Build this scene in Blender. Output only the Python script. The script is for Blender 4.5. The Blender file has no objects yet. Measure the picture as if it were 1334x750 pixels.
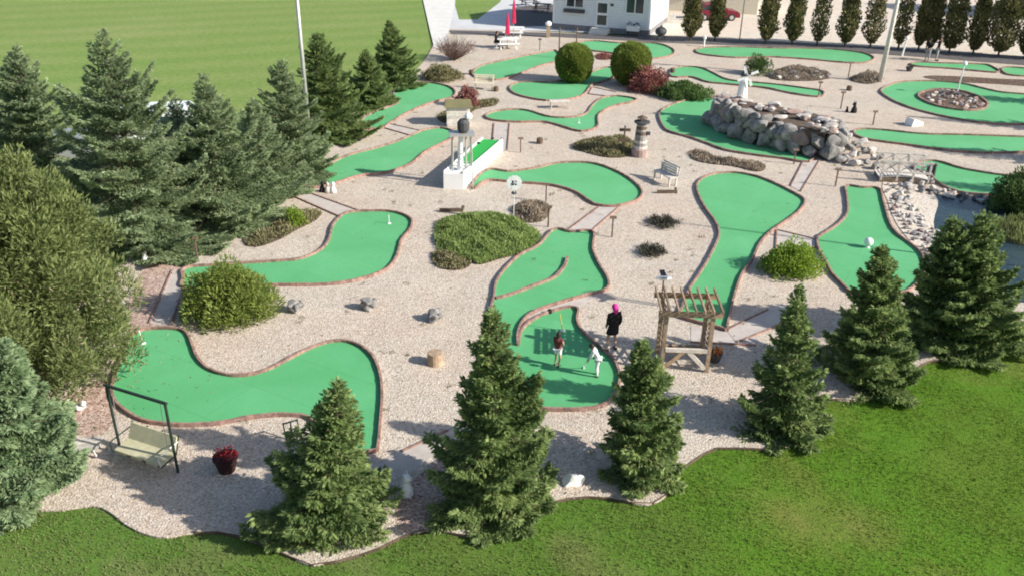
import bpy, bmesh, math, random
import numpy as np
from mathutils import Matrix, Vector, Euler
R = math.radians
rnd = random.Random(7)
S = bpy.context.scene
COL = S.collection

# ------------------------------------------------------------------ camera
F, PITCH, CAMH, ROLL = 1140.0, R(26.4), 13.5, R(1.0)
CAM = Matrix.Translation((0, 0, CAMH)) @ Matrix.Rotation(R(90) - PITCH, 4, 'X') @ Matrix.Rotation(ROLL, 4, 'Z')
CAMR = CAM.to_3x3()
CAMRI = CAMR.inverted()
cd = bpy.data.cameras.new('camera')
cd.sensor_width = 36.0
cd.lens = 36.0 * F / 1334.0
cd.clip_end = 3000
cam = bpy.data.objects.new('camera', cd)
COL.objects.link(cam)
cam.matrix_world = CAM
S.camera = cam

def G(px, py, z=0.0):
    """point of the horizontal plane z seen at picture position (px, py) (surveying helper)"""
    d = CAMR @ Vector(((px - 667) / F, -(py - 375) / F, -1))
    t = (z - CAMH) / d.z
    return Vector((d.x * t, d.y * t, z))

def proj(p):
    q = CAMRI @ (Vector(p) - Vector((0, 0, CAMH)))
    return 667 + F * q.x / -q.z, 375 - F * q.y / -q.z

def height_of(px, py, ptop):
    """height of an upright standing at (px,py) on the ground whose top shows at row ptop"""
    g = G(px, py)
    lo, hi = 0.0, 30.0
    for _ in range(40):
        m = (lo + hi) / 2
        if proj((g.x, g.y, m))[1] > ptop: lo = m
        else: hi = m
    return lo

def ppm(px, py):
    a, b = G(px - 5, py), G(px + 5, py)
    return 10 / (a - b).length

# ------------------------------------------------------------------ materials
def nodes(name):
    m = bpy.data.materials.new(name)
    m.use_nodes = True
    nt = m.node_tree
    return m, nt, nt.nodes['Principled BSDF'], nt.nodes, nt.links

def mixc(nt, a, b, fac, mode='MIX'):
    n = nt.nodes.new('ShaderNodeMix'); n.data_type = 'RGBA'; n.blend_type = mode
    for sock, v in ((n.inputs['Factor'], fac), (n.inputs[6], a), (n.inputs[7], b)):
        if hasattr(v, 'links') or isinstance(v, bpy.types.NodeSocket): nt.links.new(v, sock)
        elif isinstance(v, (tuple, list)): sock.default_value = (*v, 1) if len(v) == 3 else v
        else: sock.default_value = v
    return n.outputs[2]

def noise(nt, scale, detail=4, rough=.6, coord='Object'):
    tc = nt.nodes.new('ShaderNodeTexCoord')
    n = nt.nodes.new('ShaderNodeTexNoise')
    n.inputs['Scale'].default_value = scale; n.inputs['Detail'].default_value = detail; n.inputs['Roughness'].default_value = rough
    nt.links.new(tc.outputs[coord], n.inputs['Vector'])
    return n.outputs['Fac']

def ramp(nt, fac, stops):
    n = nt.nodes.new('ShaderNodeValToRGB')
    e = n.color_ramp.elements
    while len(e) < len(stops): e.new(.5)
    for k, (p, c) in enumerate(stops):
        e[k].position = p; e[k].color = (*c, 1) if len(c) == 3 else c
    nt.links.new(fac, n.inputs['Fac'])
    return n.outputs['Color']

def bump(nt, b, fac, strength, dist=.02):
    n = nt.nodes.new('ShaderNodeBump')
    n.inputs['Strength'].default_value = strength; n.inputs['Distance'].default_value = dist
    nt.links.new(fac, n.inputs['Height']); nt.links.new(n.outputs['Normal'], b.inputs['Normal'])

def attr(nt, name='tint'):
    n = nt.nodes.new('ShaderNodeAttribute'); n.attribute_name = name
    return n.outputs['Fac']

def lawn_zones(nt, c):
    tc = nt.nodes.new('ShaderNodeTexCoord'); sp = nt.nodes.new('ShaderNodeSeparateXYZ'); nt.links.new(tc.outputs['Object'], sp.inputs[0])
    nz = noise(nt, .25, 4)
    m1 = nt.nodes.new('ShaderNodeMath'); m1.operation = 'MULTIPLY_ADD'; nt.links.new(nz, m1.inputs[0]); m1.inputs[1].default_value = 9; nt.links.new(sp.outputs['X'], m1.inputs[2])
    m2 = nt.nodes.new('ShaderNodeMapRange'); nt.links.new(m1.outputs[0], m2.inputs['Value']); m2.inputs['From Min'].default_value = -9; m2.inputs['From Max'].default_value = 18
    return mixc(nt, c, ramp(nt, m2.outputs[0], [(.05, (1.0, .92, 1.0)), (.45, (.86, .80, .80)), (.75, (.82, .88, .46))]), 1, 'MULTIPLY')

def sc(c, k): return tuple(min(1, x * k) for x in c)

def mat(name, col, rough=.75, var=.2, scale=6, bmp=0, metal=0, col2=None, tint=True, spec=.3):
    m, nt, b, N, L = nodes(name)
    b.inputs['Roughness'].default_value = rough; b.inputs['Metallic'].default_value = metal
    b.inputs['Specular IOR Level'].default_value = spec
    nz = noise(nt, scale)
    c = ramp(nt, nz, [(.3, sc(col, 1 - var)), (.7, col2 or sc(col, 1 + var))])
    if tint:
        c = mixc(nt, c, ramp(nt, attr(nt), [(0, (.62,) * 3), (.5, (1,) * 3), (1, (1.0, .97, .93))]), 1.0, 'MULTIPLY')
    L.new(c, b.inputs['Base Color'])
    if bmp: bump(nt, b, noise(nt, scale * 4), bmp)
    return m

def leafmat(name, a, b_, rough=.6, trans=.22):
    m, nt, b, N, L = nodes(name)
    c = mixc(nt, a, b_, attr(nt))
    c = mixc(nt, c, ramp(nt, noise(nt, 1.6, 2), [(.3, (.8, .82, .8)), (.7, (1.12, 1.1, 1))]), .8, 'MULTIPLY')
    if name == 'grass_blades': c = lawn_zones(nt, c)
    L.new(c, b.inputs['Base Color'])
    b.inputs['Roughness'].default_value = rough
    b.inputs['Specular IOR Level'].default_value = .25
    t = N.new('ShaderNodeBsdfTranslucent'); L.new(c, t.inputs['Color'])
    mx = N.new('ShaderNodeMixShader'); mx.inputs['Fac'].default_value = trans
    L.new(b.outputs[0], mx.inputs[1]); L.new(t.outputs[0], mx.inputs[2])
    L.new(mx.outputs[0], N['Material Output'].inputs['Surface'])
    return m

def gravelmat(name, stops, cell=19, big=(.9, 1.06)):
    m, nt, b, N, L = nodes(name)
    tc = N.new('ShaderNodeTexCoord')
    v = N.new('ShaderNodeTexVoronoi'); v.inputs['Scale'].default_value = cell; v.inputs['Randomness'].default_value = 1
    L.new(tc.outputs['Object'], v.inputs['Vector'])
    sep = N.new('ShaderNodeSeparateColor'); L.new(v.outputs['Color'], sep.inputs[0])
    c = ramp(nt, sep.outputs[0], stops)
    gap = ramp(nt, v.outputs['Distance'], [(.45, (1, 1, 1)), (.85, (.76, .72, .68))])
    c = mixc(nt, c, gap, 1.0, 'MULTIPLY')
    c = mixc(nt, c, ramp(nt, noise(nt, .45, 5, .65), [(.3, (big[0],) * 3), (.7, (big[1],) * 3)]), 1, 'MULTIPLY')
    c = mixc(nt, c, ramp(nt, noise(nt, .16, 3), [(.4, (1, 1, 1)), (.75, (1.02, .93, .89))]), 1, 'MULTIPLY')
    c = mixc(nt, c, ramp(nt, noise(nt, 1.1, 6, .72), [(.28, (.86, .85, .83)), (.45, (1, 1, 1)), (.7, (1.04, 1.03, 1.02))]), 1, 'MULTIPLY')
    L.new(c, b.inputs['Base Color'])
    b.inputs['Roughness'].default_value = .9; b.inputs['Specular IOR Level'].default_value = .15
    inv = N.new('ShaderNodeMath'); inv.operation = 'SUBTRACT'; inv.inputs[0].default_value = 1; L.new(v.outputs['Distance'], inv.inputs[1])
    bump(nt, b, inv.outputs[0], .55, .03)
    return m

def grassmat(name, a, b_, c_, big=.12, fine=9):
    m, nt, b, N, L = nodes(name)
    c = ramp(nt, noise(nt, big, 6, .6), [(.3, a), (.52, b_), (.72, c_)])
    c = mixc(nt, c, ramp(nt, noise(nt, fine, 5, .75), [(.3, (.72, .75, .66)), (.7, (1.2, 1.18, 1.15))]), 1, 'MULTIPLY')
    if name == 'field':
        tc = N.new('ShaderNodeTexCoord'); mp = N.new('ShaderNodeMapping'); mp.inputs['Rotation'].default_value = (0, 0, R(68)); L.new(tc.outputs['Object'], mp.inputs['Vector'])
        wv = N.new('ShaderNodeTexWave'); wv.inputs['Scale'].default_value = .075; wv.inputs['Distortion'].default_value = 2.5; wv.inputs['Detail'].default_value = 3; wv.inputs['Detail Scale'].default_value = .8
        L.new(mp.outputs[0], wv.inputs['Vector'])
        c = mixc(nt, c, ramp(nt, wv.outputs['Fac'], [(.2, (.92, .97, .90)), (.8, (1.06, 1.02, 1.05))]), 1, 'MULTIPLY')
        c = mixc(nt, c, ramp(nt, noise(nt, .02, 3), [(.35, (1.06, 1.0, 1.05)), (.65, (.90, 1.0, .88))]), 1, 'MULTIPLY')
    if name == 'lawn': c = lawn_zones(nt, c)
    L.new(c, b.inputs['Base Color'])
    b.inputs['Roughness'].default_value = .9; b.inputs['Specular IOR Level'].default_value = .1
    bump(nt, b, noise(nt, fine * 3, 3), .6, .05)
    return m

def turfmat():
    m, nt, b, N, L = nodes('turf')
    c = ramp(nt, noise(nt, .5, 4, .6, 'Object'), [(.3, (.080, .345, .132)), (.7, (.098, .392, .158))])
    c = mixc(nt, c, ramp(nt, noise(nt, 60, 2, .5), [(.3, (.9, .9, .9)), (.7, (1.08, 1.06, 1.08))]), 1, 'MULTIPLY')
    # worn, dusty streaks
    c = mixc(nt, c, (.14, .40, .20), ramp(nt, noise(nt, 1.4, 6, .7), [(.5, (0, 0, 0)), (.85, (.4, .4, .4))]))
    c = mixc(nt, c, ramp(nt, noise(nt, .22, 4, .6), [(.35, (.93, .97, .93)), (.65, (1.08, 1.03, 1.08))]), 1, 'MULTIPLY')
    c = mixc(nt, c, (.035, .16, .075), ramp(nt, noise(nt, 2.6, 7, .75), [(.66, (0, 0, 0)), (.8, (.45, .45, .45))]))
    br = N.new('ShaderNodeTexBrick'); br.inputs['Scale'].default_value = .28; br.inputs['Mortar Size'].default_value = .004; br.inputs['Color1'].default_value = (1, 1, 1, 1); br.inputs['Color2'].default_value = (.955, .975, .96, 1); br.inputs['Mortar'].default_value = (.80, .86, .82, 1); br.inputs['Row Height'].default_value = .5; br.inputs['Brick Width'].default_value = 6
    tc = N.new('ShaderNodeTexCoord'); mp = N.new('ShaderNodeMapping'); mp.inputs['Rotation'].default_value = (0, 0, .5); L.new(tc.outputs['Object'], mp.inputs['Vector']); L.new(mp.outputs[0], br.inputs['Vector'])
    c = mixc(nt, c, br.outputs['Color'], 1, 'MULTIPLY')
    L.new(c, b.inputs['Base Color'])
    b.inputs['Roughness'].default_value = .85; b.inputs['Specular IOR Level'].default_value = .2
    b.inputs['Sheen Weight'].default_value = .06
    bump(nt, b, noise(nt, 150, 2), .3, .006)
    return m

MAT = dict(
    turf=turfmat(),
    gravel=gravelmat('gravel', [(0, (.31, .27, .225)), (.1, (.46, .40, .33)), (.45, (.515, .452, .378)), (.78, (.565, .50, .425)), (1, (.67, .615, .54))], 22),
    redgravel=gravelmat('reddish_gravel', [(0, (.20, .14, .115)), (.3, (.38, .27, .225)), (.7, (.48, .36, .305)), (1, (.60, .50, .44))]),
    lot=gravelmat('pale_lot', [(0, (.58, .525, .44)), (.5, (.62, .56, .48)), (1, (.65, .59, .515))], 9, (.97, 1.02)),
    lawn=grassmat('lawn', (.13, .195, .05), (.105, .21, .036), (.22, .21, .11), .2),
    field=grassmat('field', (.20, .255, .085), (.185, .255, .078), (.235, .275, .105), .05, 3),
    concrete=mat('concrete', (.46, .41, .37), .85, .12, 2, .2),
    palewalk=mat('pale_concrete', (.62, .60, .56), .85, .1, 1.2, .2),
    plaza=mat('plaza_paving', (.52, .52, .52), .85, .1, .6, .15),
    asphalt=mat('asphalt', (.11, .10, .10), .9, .18, 2, .3),
    mulch=gravelmat('mulch', [(0, (.05, .035, .028)), (.5, (.12, .085, .065)), (1, (.24, .18, .14))], 15),
    brick=mat('kerb_brick', (.26, .145, .115), .85, .25, 9, .3, col2=(.42, .28, .235)),
    soil=mat('soil', (.11, .08, .06), .95, .3, 5, .5),
    rock=mat('boulder_stone', (.19, .182, .175), .9, .35, 3.5, .8, col2=(.37, .35, .33)),
    palerock=mat('pale_stone', (.50, .46, .42), .85, .25, 4, .5),
    redrock=mat('reddish_stone', (.32, .235, .21), .85, .25, 4, .5),
    bark=mat('bark', (.10, .075, .055), .95, .3, 8, .6),
    twig=mat('bare_twig', (.19, .125, .105), .9, .25, 6, .2),
    pine=leafmat('pine_needles', (.105, .14, .045), (.29, .335, .135), trans=.42),
    spruce=leafmat('spruce_needles', (.105, .175, .058), (.43, .52, .215), trans=.5),
    bluespruce=leafmat('blue_spruce_needles', (.17, .235, .125), (.51, .60, .36), trans=.5),
    paleblue=leafmat('pale_juniper_needles', (.15, .235, .115), (.46, .57, .34), trans=.45),
    mugo=leafmat('mugo_needles', (.11, .165, .03), (.36, .42, .12), trans=.45),
    lime=leafmat('lime_leaves', (.12, .22, .02), (.36, .48, .08), trans=.45),
    cedar=leafmat('cedar_foliage', (.11, .16, .03), (.36, .42, .10), trans=.45),
    darkhedge=leafmat('dark_hedge', (.05, .10, .03), (.16, .24, .075), trans=.35),
    ground_juniper=leafmat('creeping_juniper', (.17, .25, .075), (.36, .45, .16), trans=.45),
    heather=leafmat('heather_brown', (.19, .15, .115), (.44, .36, .29)),
    olive=leafmat('olive_heather', (.12, .115, .055), (.33, .30, .17)),
    redleaf=leafmat('red_barberry', (.16, .05, .045), (.42, .18, .16)),
    poplar=leafmat('columnar_leaves', (.085, .085, .032), (.235, .22, .095), trans=.25),
    blackplant=leafmat('dark_plant', (.03, .03, .024), (.12, .115, .085)),
    grassblade=leafmat('grass_blades', (.135, .235, .048), (.275, .335, .125), trans=.5),
    white=mat('white_paint', (.80, .80, .78), .5, .05, 3, 0),
    siding=mat('white_siding', (.74, .76, .77), .6, .05, 2, 0),
    cream=mat('cream_paint', (.70, .64, .50), .6, .08, 4),
    yellowcloth=mat('pale_yellow_cushion', (.46, .435, .29), .9, .12, 5, .2),
    wood=mat('weathered_wood', (.34, .24, .16), .85, .28, 7, .3, col2=(.46, .34, .23)),
    palewood=mat('pale_weathered_wood', (.62, .58, .53), .85, .2, 6, .3),
    darkwood=mat('dark_wood', (.12, .085, .06), .85, .3, 6, .3),
    signwood=mat('brown_post', (.15, .10, .075), .8, .2, 8),
    metal=mat('galvanised_steel', (.46, .46, .44), .5, .1, 3, 0, .5),
    blackmetal=mat('black_metal', (.02, .035, .03), .45, .2, 4),
    darkgrey=mat('dark_grey', (.07, .07, .075), .7, .2, 4),
    foundation=mat('grey_foundation', (.21, .20, .20), .9, .15, 3, .3),
    glass=mat('window_glass', (.03, .045, .05), .08, .1, 2, 0, 0, None, True, .6),
    redcloth=mat('red_umbrella_cloth', (.60, .035, .11), .8, .12, 5, .1),
    redflower=leafmat('dark_red_flowers', (.10, .010, .012), (.30, .025, .035)),
    redpot=mat('dark_red_pot', (.028, .008, .009), .55, .2, 5),
    redcar=mat('red_car_paint', (.17, .008, .028), .25, .06, 2, 0, 0, None, True, .6),
    whitecar=mat('white_car_paint', (.78, .79, .80), .25, .04, 2, 0, 0, None, True, .6),
    greycar=mat('grey_car_paint', (.24, .25, .25), .3, .06, 2, 0, 0, None, True, .6),
    rubber=mat('black_rubber', (.02, .02, .02), .85, .2, 5),
    roof=mat('roof_shingle', (.12, .115, .115), .9, .25, 9, .4),
    skin=mat('skin', (.50, .29, .20), .55, .06, 6),
    pinkhair=mat('pink_hair', (.68, .03, .28), .6, .15, 20, .2),
    darkhair=mat('dark_hair', (.025, .018, .015), .6, .2, 20, .2),
    blackcloth=mat('black_cloth', (.018, .015, .017), .9, .2, 8, .2),
    redbrowncloth=mat('maroon_cloth', (.16, .045, .04), .9, .2, 8, .2),
    whitecloth=mat('white_cloth', (.74, .74, .72), .9, .06, 8, .2),
    greycloth=mat('grey_cloth', (.32, .32, .33), .9, .1, 8, .2),
    shoe=mat('dark_shoe', (.03, .028, .03), .7, .2, 6),
    brightturf=mat('bright_ramp_turf', (.03, .36, .065), .85, .08, 20, .2),
    straw=mat('cut_log_face', (.52, .38, .22), .85, .2, 14, .2),
    yellow=mat('yellow_paint', (.62, .50, .08), .5, .1, 4),
    orange=mat('orange_blossom', (.60, .22, .04), .8, .2, 6),
)
# water
def watermat():
    m, nt, b, N, L = nodes('pond_water')
    c = ramp(nt, noise(nt, .5, 4), [(.35, (.010, .028, .05)), (.65, (.035, .055, .055))])
    L.new(c, b.inputs['Base Color'])
    b.inputs['Roughness'].default_value = .08; b.inputs['Specular IOR Level'].default_value = .16
    bump(nt, b, noise(nt, 5, 5), .5, .04)
    return m
MAT['water'] = watermat()

# ------------------------------------------------------------------ mesh builders
class MB:
    def __init__(s): s.v = []; s.f = []; s.t = []
    def add(s, vs, fs, t=.5):
        o = len(s.v); s.v += [tuple(v) for v in vs]
        s.f += [[i + o for i in f] for f in fs]; s.t += [t] * len(fs)
        return s
    def box(s, c, size, rz=0, t=.5, M=None, taper=1.0):
        x, y, z = (k / 2 for k in size)
        pts = [Vector((sx * x * (taper if sz > 0 else 1), sy * y * (taper if sz > 0 else 1), sz * z)) for sz in (-1, 1) for sy in (-1, 1) for sx in (-1, 1)]
        m = M or Matrix.Rotation(rz, 3, 'Z')
        c = Vector(c)
        return s.add([m @ p + c for p in pts], [(0, 2, 3, 1), (4, 5, 7, 6), (0, 1, 5, 4), (2, 6, 7, 3), (0, 4, 6, 2), (1, 3, 7, 5)], t)
    def bar(s, a, b, w, h, t=.5, up=(0, 0, 1)):
        a, b = Vector(a), Vector(b); d = b - a; L = d.length; d.normalize()
        u = Vector(up)
        if abs(d.dot(u)) > .95: u = Vector((0, 1, 0))
        sd = d.cross(u).normalized(); u = sd.cross(d)
        m = Matrix((sd, d, u)).transposed()
        return s.box((a + b) / 2, (w, L, h), M=m, t=t)
    def tube(s, pts, rad, n=8, t=.5, cap=True):
        pts = [Vector(p) for p in pts]
        if not isinstance(rad, (list, tuple)): rad = [rad] * len(pts)
        vs, fs = [], []
        for i, p in enumerate(pts):
            d = (pts[min(i + 1, len(pts) - 1)] - pts[max(i - 1, 0)]).normalized()
            a = d.orthogonal().normalized() if i == 0 else (a - d * a.dot(d)).normalized()
            b = d.cross(a)
            for k in range(n):
                q = 2 * math.pi * k / n
                vs.append(p + (a * math.cos(q) + b * math.sin(q)) * rad[i])
        for i in range(len(pts) - 1):
            for k in range(n):
                k2 = (k + 1) % n
                fs.append((i * n + k, i * n + k2, (i + 1) * n + k2, (i + 1) * n + k))
        if cap: fs += [tuple(range(n))[::-1], tuple((len(pts) - 1) * n + k for k in range(n))]
        return s.add(vs, fs, t)
    def lathe(s, prof, c=(0, 0, 0), n=16, t=.5, sx=1, sy=1):
        vs, fs = [], []
        for (r, z) in prof:
            for k in range(n):
                q = 2 * math.pi * k / n
                vs.append((c[0] + r * sx * math.cos(q), c[1] + r * sy * math.sin(q), c[2] + z))
        for i in range(len(prof) - 1):
            for k in range(n):
                k2 = (k + 1) % n
                fs.append((i * n + k, i * n + k2, (i + 1) * n + k2, (i + 1) * n + k))
        fs += [tuple(range(n))[::-1], tuple((len(prof) - 1) * n + k for k in range(n))]
        return s.add(vs, fs, t)
    def rock(s, c, r, seed=0, sub=2, amp=.28, t=None, rz=0, flat=True):
        rr = random.Random(seed)
        bm = bmesh.new(); bmesh.ops.create_icosphere(bm, subdivisions=sub, radius=1)
        ph = [rr.uniform(0, 6.3) for _ in range(9)]
        planes = [(Vector((rr.gauss(0, 1), rr.gauss(0, 1), rr.gauss(0, .8))).normalized(), rr.uniform(.52, .84)) for _ in range(13)]
        mz = Matrix.Rotation(rz, 3, 'Z'); c = Vector(c); out = []
        for v in bm.verts:
            p = v.co.copy()
            for n_, d_ in planes:
                e = p.dot(n_) - d_
                if e > 0: p -= n_ * e * .96
            k = 1 + amp * .35 * (math.sin(3 * p.x + ph[0]) * math.sin(2.6 * p.y + ph[1]) + math.sin(5 * p.z + ph[2] + 2 * p.x) * .5 + math.sin(9 * p.x + ph[3]) * math.sin(8 * p.y + ph[4]) * .25)
            p *= k
            out.append(mz @ Vector((p.x * r[0], p.y * r[1], p.z * r[2])) + c)
        fs = [[v.index for v in f.verts] for f in bm.faces]
        bm.free()
        return s.add(out, fs, rr.uniform(.1, .9) if t is None else t)
    def prism(s, poly, z0, z1, t=.5):
        n = len(poly)
        vs = [(p[0], p[1], z0) for p in poly] + [(p[0], p[1], z1) for p in poly]
        area = sum(poly[i][0] * poly[(i + 1) % n][1] - poly[(i + 1) % n][0] * poly[i][1] for i in range(n))
        top = list(range(n, 2 * n)); bot = list(range(n))[::-1]
        fs = [(i, (i + 1) % n, n + (i + 1) % n, n + i) for i in range(n)]
        if area < 0: fs = [f[::-1] for f in fs]; top.reverse(); bot.reverse()
        return s.add(vs, fs + [top, bot], t)
    def build(s, name, m, parent=None, smooth=False, loc=None):
        me = bpy.data.meshes.new(name)
        me.from_pydata(s.v, [], s.f)
        a = me.attributes.new('tint', 'FLOAT', 'FACE'); a.data.foreach_set('value', s.t)
        if any(len(f) > 4 for f in s.f):
            bm = bmesh.new(); bm.from_mesh(me)
            bmesh.ops.triangulate(bm, faces=[f for f in bm.faces if len(f.verts) > 4])
            bm.to_mesh(me); bm.free()
        return link(me, name, m, parent, smooth, loc)

def link(me, name, m, parent=None, smooth=False, loc=None):
    if smooth:
        me.polygons.foreach_set('use_smooth', [True] * len(me.polygons))
        if name in ('boulder', 'top_stone', 'stone', 'rock', 'base', 'top', 'white_rock'): me.set_sharp_from_angle(angle=R(24))
    me.materials.append(MAT[m] if isinstance(m, str) else m)
    o = bpy.data.objects.new(name, me); COL.objects.link(o)
    if parent: o.parent = parent
    if loc is not None: o.location = loc
    return o

def quads(P, D, L, W, T, rng, roll=None):
    """numpy arrays -> rhombus leaves"""
    n = len(P)
    D = D / np.maximum(np.linalg.norm(D, axis=1, keepdims=True), 1e-6)
    q = rng.normal(size=(n, 3)) if roll is None else roll + rng.normal(size=(n, 3)) * .8
    sd = np.cross(D, q); sd /= np.maximum(np.linalg.norm(sd, axis=1, keepdims=True), 1e-6)
    L = np.asarray(L).reshape(-1, 1) * np.ones((n, 1)); W = np.asarray(W).reshape(-1, 1) * np.ones((n, 1))
    V = np.stack([P, P + D * L * .45 + sd * W / 2, P + D * L, P + D * L * .45 - sd * W / 2], axis=1)
    return V.reshape(-1, 3), np.asarray(T) * np.ones(n)

def leafmesh(name, chunks):
    V = np.concatenate([c[0] for c in chunks]).astype(np.float32); T = np.concatenate([c[1] for c in chunks]).astype(np.float32)
    n = len(T)
    me = bpy.data.meshes.new(name)
    me.vertices.add(4 * n); me.vertices.foreach_set('co', V.ravel())
    me.loops.add(4 * n); me.loops.foreach_set('vertex_index', np.arange(4 * n, dtype=np.int32))
    me.polygons.add(n); me.polygons.foreach_set('loop_start', np.arange(0, 4 * n, 4, dtype=np.int32))
    a = me.attributes.new('tint', 'FLOAT', 'FACE'); a.data.foreach_set('value', np.clip(T, 0, 1))
    me.update(calc_edges=True)
    return me

def tag(o, label=None, cat=None, group=None, kind=None):
    if label: o['label'] = label
    if cat: o['category'] = cat
    if group: o['group'] = group
    if kind: o['kind'] = kind
    return o

def empty(name, loc, rz=0, label=None, cat=None, group=None):
    o = bpy.data.objects.new(name, None); COL.objects.link(o)
    o.empty_display_size = .2
    o.location = loc; o.rotation_euler = (0, 0, rz)
    return tag(o, label, cat, group)

def dup(root, loc, rz=0, scale=None, label=None):
    r = root.copy(); COL.objects.link(r); r.location = loc; r.rotation_euler = (0, 0, rz)
    if scale is not None: r.scale = scale
    if label: r['label'] = label
    for ch in list(root.children):
        c = ch.copy(); COL.objects.link(c); c.parent = r
        for g in ch.children:
            d = g.copy(); COL.objects.link(d); d.parent = c
    return r

# ------------------------------------------------------------------ curves
def spline(pts, sub=4, closed=True):
    n = len(pts); out = []
    P = [Vector((p[0], p[1])) for p in pts]
    rng_ = range(n) if closed else range(n - 1)
    for i in rng_:
        if closed: a, b, c, d = P[i - 1], P[i], P[(i + 1) % n], P[(i + 2) % n]
        else: a, b, c, d = P[max(i - 1, 0)], P[i], P[i + 1], P[min(i + 2, n - 1)]
        for k in range(sub):
            t = k / sub
            out.append(.5 * ((2 * b) + (-a + c) * t + (2 * a - 5 * b + 4 * c - d) * t * t + (-a + 3 * b - 3 * c + d) * t ** 3))
    if not closed: out.append(P[-1])
    return out

def resample(P, step, closed=True):
    P = [Vector((p[0], p[1])) for p in P]
    if closed: P = P + [P[0]]
    seg = [(P[i + 1] - P[i]).length for i in range(len(P) - 1)]
    tot = sum(seg); n = max(3, round(tot / step)); out = []
    i = 0; acc = 0
    for k in range(n + (0 if closed else 1)):
        d = tot * k / n
        while i < len(seg) - 1 and acc + seg[i] < d: acc += seg[i]; i += 1
        u = (d - acc) / max(seg[i], 1e-6)
        out.append(P[i].lerp(P[i + 1], min(1, u)))
    return out

def gpoly(px, sub=4):
    w = [G(*p)[:2] for p in px]
    return spline(w, sub) if sub > 1 else [Vector(p) for p in w]

def area2(P): return sum(P[i].x * P[(i + 1) % len(P)].y - P[(i + 1) % len(P)].x * P[i].y for i in range(len(P)))

def sheet(name, px, z, m, sub=4, thick=0, label=None, kind='structure'):
    P = gpoly(px, sub)
    mb = MB()
    mb.prism(P, z - (thick or .002), z)
    o = mb.build(name, m)
    return tag(o, label, None, None, kind)

def bricks(P, closed, width, h, z0=0, off=0, mb=None, step=.21):
    mb = mb or MB()
    Q = resample(P, step, closed); n = len(Q)
    for i in range(n if closed else n - 1):
        a, b = Q[i], Q[(i + 1) % n]
        d = (b - a); L = d.length
        if L < .02: continue
        d.normalize(); nn = Vector((d.y, -d.x))
        c = (a + b) / 2 + nn * off
        m = Matrix(((nn.x, d.x, 0), (nn.y, d.y, 0), (0, 0, 1)))
        mb.box((c.x, c.y, z0 + h / 2 + rnd.uniform(-.006, .006)), (width * rnd.uniform(.94, 1.04), L * .97 + .012, h), M=m, t=rnd.random())
    return mb

# ------------------------------------------------------------------ world, sun
w = bpy.data.worlds.new('World'); S.world = w; w.use_nodes = True
bg = w.node_tree.nodes['Background']
sky = w.node_tree.nodes.new('ShaderNodeTexSky'); sky.sky_type = 'NISHITA'; sky.sun_disc = False
ELEV = 30.0
tosun = Vector((.955 * math.cos(R(ELEV)), -.297 * math.cos(R(ELEV)), math.sin(R(ELEV))))
sky.sun_elevation = R(ELEV); sky.sun_rotation = math.atan2(tosun.x, tosun.y)
sky.air_density = 1.0; sky.dust_density = 1.2
w.node_tree.links.new(sky.outputs[0], bg.inputs['Color'])
bg.inputs['Strength'].default_value = .105
sl = bpy.data.lights.new('sun', 'SUN'); sl.energy = 4.9; sl.angle = R(.6); sl.color = (1, .95, .86)
so = bpy.data.objects.new('sun', sl); COL.objects.link(so)
so.rotation_euler = tosun.to_track_quat('Z', 'Y').to_euler(); so.location = (30, -10, 40)
S.cycles.filter_width = 1.9
S.view_settings.view_transform = 'Standard'; S.view_settings.look = 'None'
S.view_settings.exposure = .66; S.view_settings.gamma = 1

# ------------------------------------------------------------------ ground
g = MB(); g.add([(-600, -300, -.06), (600, -300, -.06), (600, 900, -.06), (-600, 900, -.06)], [(0, 1, 2, 3)])
tag(g.build('lawn', 'lawn'), kind='structure')
GRAVEL = [(-120, 600), (-30, 640), (54, 664), (119, 658), (144, 667), (162, 681), (187, 694), (216, 699), (252, 693), (299, 694), (360, 716), (400, 734), (423, 733), (452, 727), (495, 713), (538, 692), (575, 691), (623, 700), (665, 697), (700, 672), (720, 652), (780, 646), (800, 650), (835, 656), (853, 654), (870, 642), (880, 617), (913, 593), (933, 583), (993, 584), (1025, 582), (1050, 555), (1068, 520), (1100, 521), (1139, 519), (1160, 508), (1190, 482), (1215, 469), (1253, 469), (1268, 455), (1332, 453), (1480, 450),
          (1560, 300), (1520, 98), (1334, 82), (1140, 68), (1000, 59), (860, 50), (720, 42), (600, 38), (570, 40), (564, 60), (548, 85), (525, 104), (500, 122), (455, 150), (405, 190), (370, 215), (310, 255), (225, 300), (150, 350), (60, 430), (-60, 470), (-130, 520)]
gr = sheet('gravel', GRAVEL, 0.0, 'gravel', 3, .05)
# edging strip round the gravel along the near lawn
edge = [Vector(G(*p)[:2]) for p in GRAVEL[8:43]]
eb = MB()
Q = resample(spline(edge, 4, False), .5, False)
for a, b in zip(Q[:-1], Q[1:]):
    eb.bar((a.x, a.y, -.02), (b.x, b.y, -.02), .022, .07, t=rnd.random())
tag(eb.build('lawn_edging', 'darkwood'), 'thin dark edging strip between the stone gravel and the near lawn', 'edging')
sheet('field', [(-700, 700), (-130, 521), (-60, 471), (60, 431), (150, 351), (225, 301), (310, 256), (370, 216), (405, 191), (455, 151), (500, 123), (525, 105), (548, 86), (561, 62), (556, 30), (548, -6), (540, -60), (520, -140), (-300, -140), (-1600, 100)], -.03, 'field', 1, .01)
sheet('sidewalk', [(553, -60), (590, -60), (593, 4), (581, 58), (566, 64), (560, 40), (551, 0)], .012, 'palewalk', 1, .02)
sheet('shaded_lawn', [(593, -60), (670, -60), (652, 3), (622, 26), (598, 26), (592, 5)], .008, 'field', 1, .02)
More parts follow.
